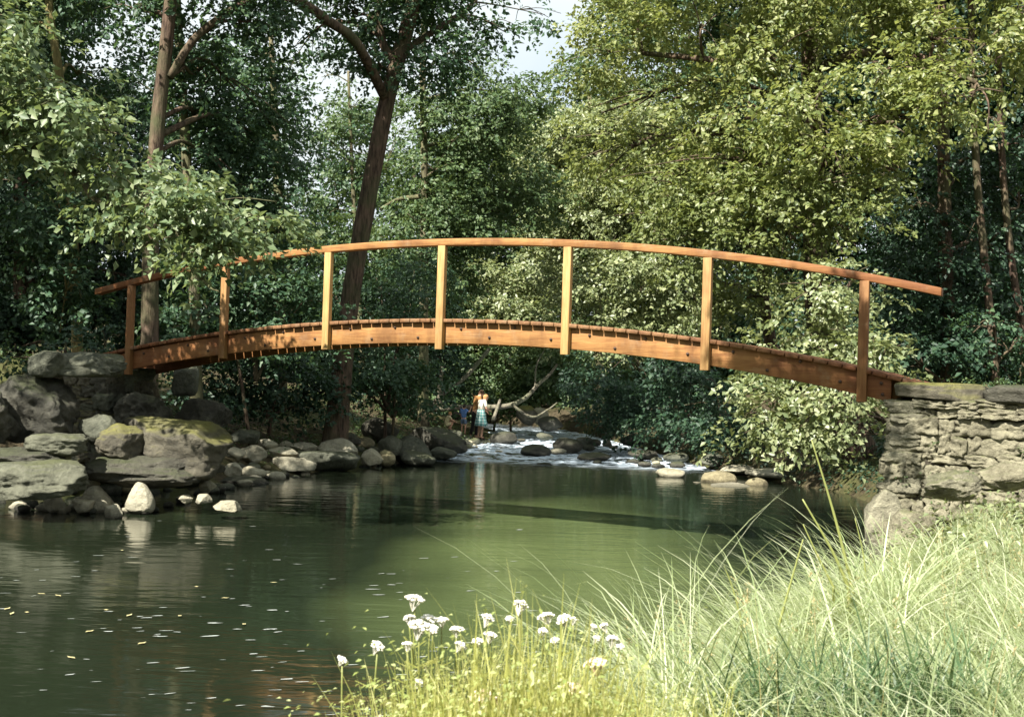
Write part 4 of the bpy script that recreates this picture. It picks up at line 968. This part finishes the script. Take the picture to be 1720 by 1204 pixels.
person('small fair child in a cream top crouching on the rocks, leftmost of the bathers', footing(752, 722, PY - 1.2), R(-70), 1.02,
       dict(pelvis=(0, -.12, .30), waist=(0, -.08, .46), chest=(0, .02, .66), neck=(0, .07, .80), head=(0, .11, .90), crown=(0, .13, .98), shL=(-.17, .03, .76), shR=(.17, .03, .76), elL=(-.24, .18, .58), wrL=(-.16, .36, .50), elR=(.24, .18, .58), wrR=(.16, .36, .50),
            hipL=(-.10, -.08, .28), knL=(-.16, .26, .46), anL=(-.13, .10, .09), toL=(-.14, .24, .035), hipR=(.10, -.08, .28), knR=(.16, .26, .46), anR=(.13, .10, .09), toR=(.14, .24, .035)),
       [('top', 'cream', SHIRT, .02), ('shorts', 'cream', SHORT, .02)], 'hair_fair', .02, shoes=False)
for px, py, w_, h_, lb in ((805, 748, 46, 22, 'flat damp stone under the feet of the man and woman'), (776, 738, 34, 16, 'stone under the feet of the blue-clad child'), (754, 731, 44, 20, 'stone on which the small fair child crouches')):
    add_rock('boulder', px, py, PY - (1.1 if px < 760 else .1), w_, h_, 'rock_grey', lb, depth=1.1, cuts=6, sub=3, boxy=.4)

# ------------------------------------------------------------------ grass and herbs of the near bank
def blade_mesh(name, B, th, a0, bend, L_, wd, seg=6, roll=None):
    n = len(B); s = np.linspace(0, 1, seg + 1); phi = a0[:, None] + bend[:, None] * s
    dl = (L_ / seg)[:, None]; hx = np.concatenate([np.zeros((n, 1)), np.cumsum(np.sin(phi[:, :-1]) * dl, 1)], 1); hz = np.concatenate([np.zeros((n, 1)), np.cumsum(np.cos(phi[:, :-1]) * dl, 1)], 1)
    C = np.stack([B[:, None, 0] + hx * np.cos(th)[:, None], B[:, None, 1] + hx * np.sin(th)[:, None], B[:, None, 2] + hz], -1)
    tw = th + np.pi / 2 + (roll if roll is not None else np.zeros(n)); S = np.stack([np.cos(tw), np.sin(tw), np.zeros(n)], -1)
    ww = wd[:, None] * (np.clip(1.15 - s, 0, 1) ** .6) * np.clip(.5 + s * 3, 0, 1); ww[:, -1] = wd * .05
    V = np.stack([C + S[:, None] * ww[..., None], C - S[:, None] * ww[..., None]], 2).reshape(-1, 3)
    i = (np.arange(n) * (seg + 1) * 2)[:, None] + np.arange(seg) * 2
    q = np.stack([i, i + 1, i + 3, i + 2], -1).reshape(-1, 4)
    return np_mesh(name, V, [q])
M['grass'] = leaf_mat('grass', (.13, .185, .075), (.36, .405, .225), (.67, .68, .52), .40, .45, .4)
M['herb_leaf'] = leaf_mat('herb_leaf', (.18, .24, .065), (.36, .40, .15), (.58, .57, .34), .40, .5, .3)
M['herb'] = leaf_mat('herb', (.20, .22, .055), (.40, .40, .12), (.58, .54, .28), .40, .5, .3)
r = np.random.default_rng(41)
def sample_bank(n, x0, x1, y0, y1, smin=.0, smax=99):
    x = r.uniform(x0, x1, n * 4); y = r.uniform(y0, y1, n * 4); s = sdist(SHORE_R, x, y, -1); u = (x - BA[0]) * BU[0] + (y - BA[1]) * BU[1]; v = (x - BA[0]) * BN[0] + (y - BA[1]) * BN[1]
    ok = (s > smin) & (s < smax) & ((v < -.25) | (u < 12.9)); x, y, s = x[ok][:n], y[ok][:n], s[ok][:n]; return x, y, s
def tussocks(nt_, x0, x1, y0, y1, per, Lr, smin, smax, spread, toward=None):
    x, y, s = sample_bank(nt_, x0, x1, y0, y1, smin, smax); n = len(x)
    X = np.repeat(x, per) + r.normal(0, spread, n * per); Y_ = np.repeat(y, per) + r.normal(0, spread, n * per)
    th = r.uniform(0, 2 * np.pi, n * per)
    if toward is not None: th = np.where(r.uniform(0, 1, n * per) < .6, toward + r.normal(0, .7, n * per), th)
    L_ = np.repeat(r.uniform(.7, 1.15, n), per) * r.uniform(*Lr, n * per)
    return np.stack([X, Y_, ground_z(X, Y_) - .03], -1), th, L_
def join_blades(parts):
    return [np.concatenate(c) for c in zip(*parts)]
B1 = tussocks(640, .45, 8, 3.6, 15.6, 44, (.42, .95), .10, 6, .07, np.pi * .9)         # body of the meadow
B2 = tussocks(230, .50, 5, 3.8, 10.0, 46, (.70, 1.30), -.05, 1.1, .06, np.pi * .92)     # long sedge arching over the water
B3 = tussocks(420, .2, 9, 3.2, 15.6, 26, (.15, .40), .3, 8, .10)                      # short growth
B, th, L_ = join_blades([B1, B2, B3]); n = len(B)
L_ = L_ * np.interp(B[:, 1], [4, 6.5, 9, 11, 15], [.95, 1.0, .72, .45, .35])
near = np.clip(B[:, 1] / 6, .6, 1.6)
me = blade_mesh('grass', B, th, r.uniform(.02, .40, n), np.where(L_ > .5, r.uniform(.9, 2.7, n), r.uniform(.2, 1.3, n)), L_, np.where(r.uniform(0, 1, n) < .14, r.uniform(.005, .0095, n), r.uniform(.002, .0046, n)) * near ** .4, 7, r.normal(0, .5, n))
tag(obj('grass', me, M['grass']), 'long pale sunlit grass and sedge arching over the near right bank', 'grass', kind='stuff')
# broad-leaved weeds between the grass, far part of the bank and around the abutment
def weed_mesh(name, X, Y_, Z, hh, leaf, per=16):
    n = len(X); a = r.uniform(0, 6.28, (n, per)); el = r.uniform(-.1, 1.1, (n, per)); rad = hh[:, None] * r.uniform(.05, .75, (n, per)); hgt_ = hh[:, None] * r.uniform(.0, 1, (n, per))
    C = np.stack([X[:, None] + np.cos(a) * rad, Y_[:, None] + np.sin(a) * rad, Z[:, None] + hgt_], -1).reshape(-1, 3)
    D = np.stack([np.cos(a), np.sin(a), el * .5], -1).reshape(-1, 3); Nn = np.stack([np.cos(a) * .4, np.sin(a) * .4, np.ones_like(a)], -1).reshape(-1, 3) + r.normal(0, .35, (n * per, 3))
    l_ = leaf * r.uniform(.6, 1.4, n * per); V, T = leaf_arrays(C, D, Nn, l_, l_ * .27); return np_mesh(name, V, [T])
x, y, s = sample_bank(420, 1.5, 9, 9, 15.6, .3, 9)
tag(obj('weeds', weed_mesh('weeds', x, y, ground_z(x, y), r.uniform(.15, .55, len(x)), .07), M['leaf_pale']), 'pale leafy weeds at the foot of the right abutment', 'weeds', kind='stuff')
# herb patch in front of the camera
bx = r.uniform(-.90, .75, 13000); by = r.uniform(3.2, 5.0, 13000); ok = sdist(SHORE_R, bx, by, -1) > -.02; bx, by = bx[ok], by[ok]
top = np.clip(1.05 - np.abs(bx + .02) * .62, .35, 1)
n = len(bx); Bh = np.stack([bx, by, ground_z(bx, by) - .02], -1); Lh = r.uniform(.20, .60, n) * top * np.clip(.85 + .5 * wob(bx, by, 5.5, .9) + .25 * wob(bx, by, 13, 2.2), .4, 1.4)
me = blade_mesh('herbs', Bh, r.uniform(0, 6.28, n), r.uniform(0, .3, n), r.uniform(-.1, .7, n), Lh, r.uniform(.002, .0042, n), 4, r.normal(0, .6, n))
tag(obj('herbs', me, M['herb']), 'low yellow-green feathery herbs at the bottom of the picture', 'herbs', kind='stuff')
k_ = 6000; i_ = r.integers(0, n, k_)
tag(obj('herb_leaves', weed_mesh('herb_leaves', bx[i_], by[i_], ground_z(bx[i_], by[i_]), Lh[i_] * .95, .017, 14), M['herb_leaf']), 'small yellow-green leaves mixed among the feathery herbs', 'herbs', kind='stuff')

# tall single stems standing out of the grass
M['stem'] = leaf_mat('stem', (.16, .19, .05), (.26, .28, .09), (.34, .34, .14), .2)
for pl, r0, lb in (([(1432, 985, 7.2), (1400, 860, 7.2), (1363, 738, 7.2)], .011, 'tallest grass stalk, standing thick and straight before the dark water by the right abutment'),
                   ([(1425, 985, 7.0), (1398, 925, 7.0), (1348, 838, 7.0)], .012, 'leaning broad grass stalk left of the tallest one, second in height'),
                   ([(1400, 985, 6.8), (1372, 930, 6.8), (1349, 880, 6.8)], .008, 'short stalk crossing under the leaning broad one'),
                   ([(1300, 1080, 6.2), (1322, 1000, 6.2), (1349, 905, 6.2)], .009, 'yellow stalk tilting right, leftmost of the tall grass stalks'),
                   ([(1455, 985, 7.4), (1450, 930, 7.4), (1436, 870, 7.4)], .007, 'thin stalk just right of the tallest one'),
                   ([(1245, 1040, 6.0), (1230, 985, 6.0), (1216, 950, 6.0)], .006, 'fine stalk poking through the arching sedge at the water')):
    P = smooth_path([np.array(pt(*q)) for q in pl], 6); P = np.vstack([[P[0][0] + .03, P[0][1], gz(P[0][0], P[0][1]) - .02], P]); mb = MB(); mb.tube(P, np.concatenate([[r0], np.linspace(r0, r0 * .35, len(P) - 1)]), 7)
    base = Vector(P[0]); me = mb.mesh('grass_stalk', True); me.transform(Matrix.Translation(-base)); o = obj('grass_stalk', me, M['stem']); o.location = base; tag(o, lb, 'grass stalk', 'tall stalks in the grass')

# ------------------------------------------------------------------ yarrow
m, t, b = material('petal'); M['petal'] = m
g = node(t, 'ShaderNodeNewGeometry'); t.links.new(ramp(t, g.outputs['Random Per Island'], [(0, (.50, .47, .36)), (.6, (.66, .64, .56)), (1, (.74, .72, .66))]), b.inputs['Base Color']); b.inputs['Roughness'].default_value = .6
m, t, b = material('petal_pink'); M['petal_pink'] = m
g = node(t, 'ShaderNodeNewGeometry'); t.links.new(ramp(t, g.outputs['Random Per Island'], [(0, (.52, .38, .24)), (1, (.70, .56, .42))]), b.inputs['Base Color'])
def head_mesh(seed, R_=.026, n=34, mat='petal'):
    r_ = random.Random(seed); mb = MB(); V, T = ICO[2]
    for i in range(n):
        a, q = i * 2.39996, math.sqrt((i + .5) / n) * R_; x, y = q * math.cos(a) + r_.uniform(-.003, .003), q * math.sin(a) + r_.uniform(-.003, .003)
        z = .012 * (1 - (q / R_) ** 2) + r_.uniform(-.003, .003); s = r_.uniform(.0045, .0068)
        mb.add(V * np.array([s, s, s * .75]) + np.array([x, y, z]), tris=T)
        if i % 2 == 0: mb.tube([(0, 0, -.035), (x * .6, y * .6, -.012), (x, y, z)], .0012, 4, cap=False)
    me = mb.mesh('flower_head', True); me.materials.append(M[mat]); return me
HM = [head_mesh(k, random.Random(k).uniform(.020, .030)) for k in range(5)]; HP = head_mesh(9, .032, 44, 'petal_pink')
def yarrow(heads, label, mat='w', bend=0.0):
    """heads: list of (px, py, Y, size)"""
    px, py, Y, _ = heads[0]; P0 = pt(px, py, Y); bx, by = P0.x + bend, P0.y + .02; zb = gz(bx, by) - .02
    root = empty('yarrow_plant', (bx, by, zb)); tag(root, label, 'flower', 'yarrow flowers in the foreground')
    st = MB(); lf = MB(); r_ = random.Random(int(px * 3 + py)); fork = None
    for i, (hx, hy, Yh, sz) in enumerate(heads):
        H_ = np.array(pt(hx, hy, Yh)); b0 = np.array([bx, by, zb]) if i == 0 else fork
        md = (b0 * .5 + H_ * .5) + np.array([r_.uniform(-.015, .015), r_.uniform(-.01, .01), 0])
        P = smooth_path([b0, md, H_ - np.array([0, 0, .02])], 6); st.tube(P - np.array([bx, by, zb]), np.linspace(.0042, .0026, len(P)), 7)
        if i == 0:
            fork = P[int(len(P) * .55)]
            for q in P[1:-2]:
                for _ in range(3):
                    a = r_.uniform(0, 6.28); L1 = r_.uniform(.03, .075)
                    for m_ in np.linspace(.2, 1, 7):
                        c = q - np.array([bx, by, zb]) + np.array([math.cos(a), math.sin(a), .5]) * L1 * m_
                        for sg in (-1, 1):
                            e = c + np.array([-math.sin(a) * sg * .6 + math.cos(a) * .5, math.cos(a) * sg * .6 + math.sin(a) * .5, .25]) * .017 * (1.2 - m_ * .6)
                            n_ = np.array([0, 0, .0022]); lf.add([c - n_, e, c + n_], tris=[(0, 1, 2)])
        me = HP if mat == 'p' else HM[(i + int(px)) % 5]; h = bpy.data.objects.new('flower_head', me); link(h, root)
        h.location = Vector(H_) - root.location; h.scale = (sz, sz, sz); h.rotation_euler = (r_.uniform(-.1, .55), r_.uniform(-.35, .35), r_.uniform(0, 6))
    obj('stem', st.mesh('stem', True), M['stem'], root); obj('leaves', lf.mesh('leaves'), M['herb'], root)
YA = [([(697, 1007, 4.1, 1.1), (688, 1039, 4.1, .9)], 'tallest yarrow of the left clump, its flat white head above all others there', 'w'),
      ([(704, 1052, 4.0, 1.4)], 'yarrow with the broad tilted white head below the tallest of the left clump', 'w'),
      ([(722, 1040, 4.15, 1.0), (727, 1056, 4.1, .8)], 'yarrow with two close white heads right of the tallest of the left clump', 'w'),
      ([(742, 1042, 4.2, .8)], 'slim yarrow at the right side of the left clump', 'w'),
      ([(685, 1083, 4.0, .7)], 'small low yarrow under the left side of the left clump', 'w'),
      ([(634, 1085, 4.05, .95)], 'yarrow with a round white head standing alone over the water, second from the left', 'w'),
      ([(575, 1108, 4.05, .65)], 'leftmost yarrow, a small cupped head leaning over the water', 'w'),
      ([(767, 1057, 4.2, .8), (774, 1084, 4.1, .8)], 'yarrow with one head above another between the left and middle clumps', 'w'),
      ([(802, 1077, 4.1, .65)], 'little yarrow just left of the middle clump', 'w'),
      ([(819, 1038, 4.25, .95), (824, 1067, 4.2, .8)], 'yarrow of the middle clump with a split upper head and a second beneath', 'w'),
      ([(856, 1039, 4.3, .65)], 'small-headed yarrow beside the tallest of the middle clump', 'w'),
      ([(874, 1016, 4.25, 1.1)], 'tallest yarrow of the middle clump', 'w'),
      ([(917, 1036, 4.3, 1.0), (912, 1060, 4.2, .75)], 'yarrow with a head and a side bud left of the thin bent stem', 'w'),
      ([(946, 1040, 4.3, 1.0), (964, 1040, 4.3, .6)], 'yarrow on a thin bent stem with a ring-like white head', 'w'),
      ([(932, 1075, 4.2, .6)], 'tiny yarrow half sunk in herbs under the thin bent stem', 'w'),
      ([(1014, 1052, 4.35, .75), (998, 1052, 4.35, .5), (1002, 1072, 4.3, .6)], 'branched yarrow with three small heads near the grass edge', 'w'),
      ([(1028, 1074, 4.3, 1.0), (1041, 1085, 4.3, .65)], 'rightmost yarrow, wide white head against the arching grass', 'w'),
      ([(1000, 1115, 4.0, 1.2)], 'cream-pink yarrow below the rightmost white ones', 'p'),
      ([(966, 1159, 3.8, 1.2)], 'cream-pink yarrow low among the herbs right of the pale double head', 'p'),
      ([(806, 1172, 3.6, 1.25), (843, 1179, 3.6, 1.1)], 'pale cream yarrow with a double head at the bottom edge of the picture', 'p'),
      ([(704, 1146, 3.9, .7)], 'small yarrow sunk in the herbs below the left clump', 'w')]
for hs, lb, mt in YA: yarrow(hs, lb, mt)

# ------------------------------------------------------------------ undergrowth, floating flecks and leaves
def scatter_bank(side, poly, n, y0, y1, smin, smax, x0=-16, x1=14):
    x = r.uniform(x0, x1, n * 8); y = r.uniform(y0, y1, n * 8); s = sdist(poly, x, y, side); ok = (s > smin) & (s < smax); return x[ok][:n], y[ok][:n]
x, y = scatter_bank(1, SHORE_L, 900, 24, 46, .5, 7); tag(obj('undergrowth', weed_mesh('undergrowth', x, y, ground_z(x, y), r.uniform(.08, .35, len(x)), .09, 12), M['leaf_mid']), 'low leafy undergrowth on the earthy left bank', 'undergrowth', kind='stuff')
x, y = scatter_bank(-1, SHORE_R, 2000, 17, 50, .0, 4, 2, 12); tag(obj('undergrowth', weed_mesh('undergrowth', x, y, ground_z(x, y), r.uniform(.1, .5, len(x)), .10, 14), M['leaf_dark']), 'dark leafy undergrowth along the shaded right bank', 'undergrowth', kind='stuff')
n = 280; fx = r.uniform(-8.5, .5, n); fy = 8.6 + np.abs(r.normal(0, 3.6, n)); ok = (sdist(SHORE_R, fx, fy, -1) < -.4) & (sdist(SHORE_L, fx, fy, 1) < -.5); fx, fy = fx[ok], fy[ok]; n = len(fx)
a = np.linspace(0, 2 * np.pi, 7, endpoint=False); la = r.uniform(.012, .07, n); lb_ = la * r.uniform(.12, .35, n); ang = r.normal(.32, .15, n); rr = 1 + r.normal(0, .25, (n, 7))
dx = np.cos(a) * la[:, None] * rr; dy = np.sin(a) * lb_[:, None] * rr
V = np.stack([fx[:, None] + dx * np.cos(ang)[:, None] - dy * np.sin(ang)[:, None], fy[:, None] + dx * np.sin(ang)[:, None] + dy * np.cos(ang)[:, None], np.full((n, 7), .006)], -1).reshape(-1, 3)
M['foam'] = cloth_mat('foam', (.15, .17, .15), (.30, .32, .30), 6)
tag(obj('foam_flecks', np_mesh('foam_flecks', V, [np.arange(n * 7).reshape(n, 7)]), M['foam']), 'little pale foam flecks drifting on the dark pool at left', 'foam', kind='stuff')
M['yellow_leaf'] = cloth_mat('yellow_leaf', (.34, .29, .12), (.42, .38, .20), 30)
mb = MB(); mb.add([(-.04, 0, 0), (-.015, -.017, .006), (.02, -.014, .004), (.045, 0, .010), (.02, .014, .004), (-.015, .017, .006)], tris=[(0, 1, 5), (1, 2, 5), (2, 4, 5), (2, 3, 4)]); lm = mb.mesh('floating_leaf'); lm.materials.append(M['yellow_leaf'])
for px, py in ((205, 924), (378, 1004), (120, 1104), (302, 1034), (178, 1024), (98, 1000), (20, 1030), (12, 1022), (45, 1028), (217, 1033), (460, 978), (238, 1080), (70, 997), (330, 985), (150, 1060), (410, 1048)):
    d = CR @ Vector(((px - 860) / F, (602 - py) / F, -1)); q = EYE + d * ((.008 - EYE.z) / d.z)
    o = bpy.data.objects.new('floating_leaf', lm); link(o); o.location = q; o.rotation_euler = (0, 0, random.uniform(0, 6)); tag(o, 'fallen yellow leaf floating on the dark pool', 'leaf', 'yellow leaves on the water')

# small plants rooted in the top and the joints of the right abutment
u_ = r.uniform(.1, 5, 70); f_ = r.uniform(0, 1, 70) < .55
zz = np.where(f_, HR + .30, r.uniform(.5, HR, 70)); vv = np.where(f_, r.uniform(0, 1.0, 70), -.05)
wq = BA + BU * (T1 * BAY + .03) - BN * .12
x = wq[0] + BU[0] * u_ + BN[0] * vv; y = wq[1] + BU[1] * u_ + BN[1] * vv
tag(obj('wall_plants', weed_mesh('wall_plants', x, y, zz, r.uniform(.05, .16, 70), .045, 16), M['leaf_mid']), 'small weeds rooted in the top and joints of the right stone abutment', 'weeds', kind='stuff')

M['sedge'] = leaf_mat('sedge', (.030, .065, .028), (.070, .125, .050), (.150, .210, .090), .30, .45, .4)
tx_, ty_ = np.array([(pt(px, 1150, Y).x, Y) for px, Y in ((1290, 4.6), (1340, 4.5), (1400, 4.7), (1450, 4.6), (1510, 4.9), (1560, 4.6), (1620, 4.8), (1230, 4.6))]).T
per = 70; X = np.repeat(tx_, per) + r.normal(0, .07, 8 * per); Y_ = np.repeat(ty_, per) + r.normal(0, .07, 8 * per); n = len(X)
me = blade_mesh('sedge', np.stack([X, Y_, ground_z(X, Y_) - .02], -1), r.uniform(0, 6.28, n), r.uniform(.02, .3, n), r.uniform(.3, 1.5, n), r.uniform(.35, .72, n), r.uniform(.003, .0075, n), 7, r.normal(0, .5, n))
tag(obj('sedge', me, M['sedge']), 'darker blue-green sedge tufts standing in the pale grass at bottom right', 'sedge', kind='stuff')
M['straw'] = leaf_mat('straw', (.22, .17, .07), (.40, .33, .16), (.58, .50, .28), .25)
x, y, s_ = sample_bank(260, .6, 7, 4, 14, .1, 7); n = len(x); th = r.uniform(0, 6.28, n); a0 = r.uniform(.02, .25, n); L1 = r.uniform(.55, .9, n) * np.interp(y, [4, 6.5, 9, 11, 15], [.95, 1.0, .72, .5, .42])
B_ = np.stack([x, y, ground_z(x, y)], -1); me1 = blade_mesh('seed_grass', B_, th, a0, r.uniform(.05, .25, n), L1, np.full(n, .0016), 4)
tip = B_ + np.stack([np.sin(a0 + .1) * np.cos(th) * L1, np.sin(a0 + .1) * np.sin(th) * L1, np.cos(a0 + .1) * L1], -1); dr = (tip - B_) / L1[:, None]
q_ = r.uniform(-.16, .02, (n, 22)); C = tip[:, None] + dr[:, None] * q_[..., None] * 1.0 + r.normal(0, .006, (n, 22, 3)); D = dr[:, None] + r.normal(0, .35, (n, 22, 3)); Nn = r.normal(0, 1, (n, 22, 3))
l_ = r.uniform(.009, .018, n * 22); V, T = leaf_arrays(C.reshape(-1, 3), D.reshape(-1, 3), Nn.reshape(-1, 3), l_, l_ * .22)
V0 = np.empty(len(me1.vertices) * 3, dtype=np.float32); me1.vertices.foreach_get('co', V0); F0 = np.array([p.vertices[:] for p in me1.polygons])
tag(obj('seed_grass', np_mesh('seed_grass', np.concatenate([V0.reshape(-1, 3), V]), [F0, T + len(V0) // 3]), M['straw']), 'straw-coloured grass stems with ripe seed heads among the green blades', 'grass', kind='stuff')
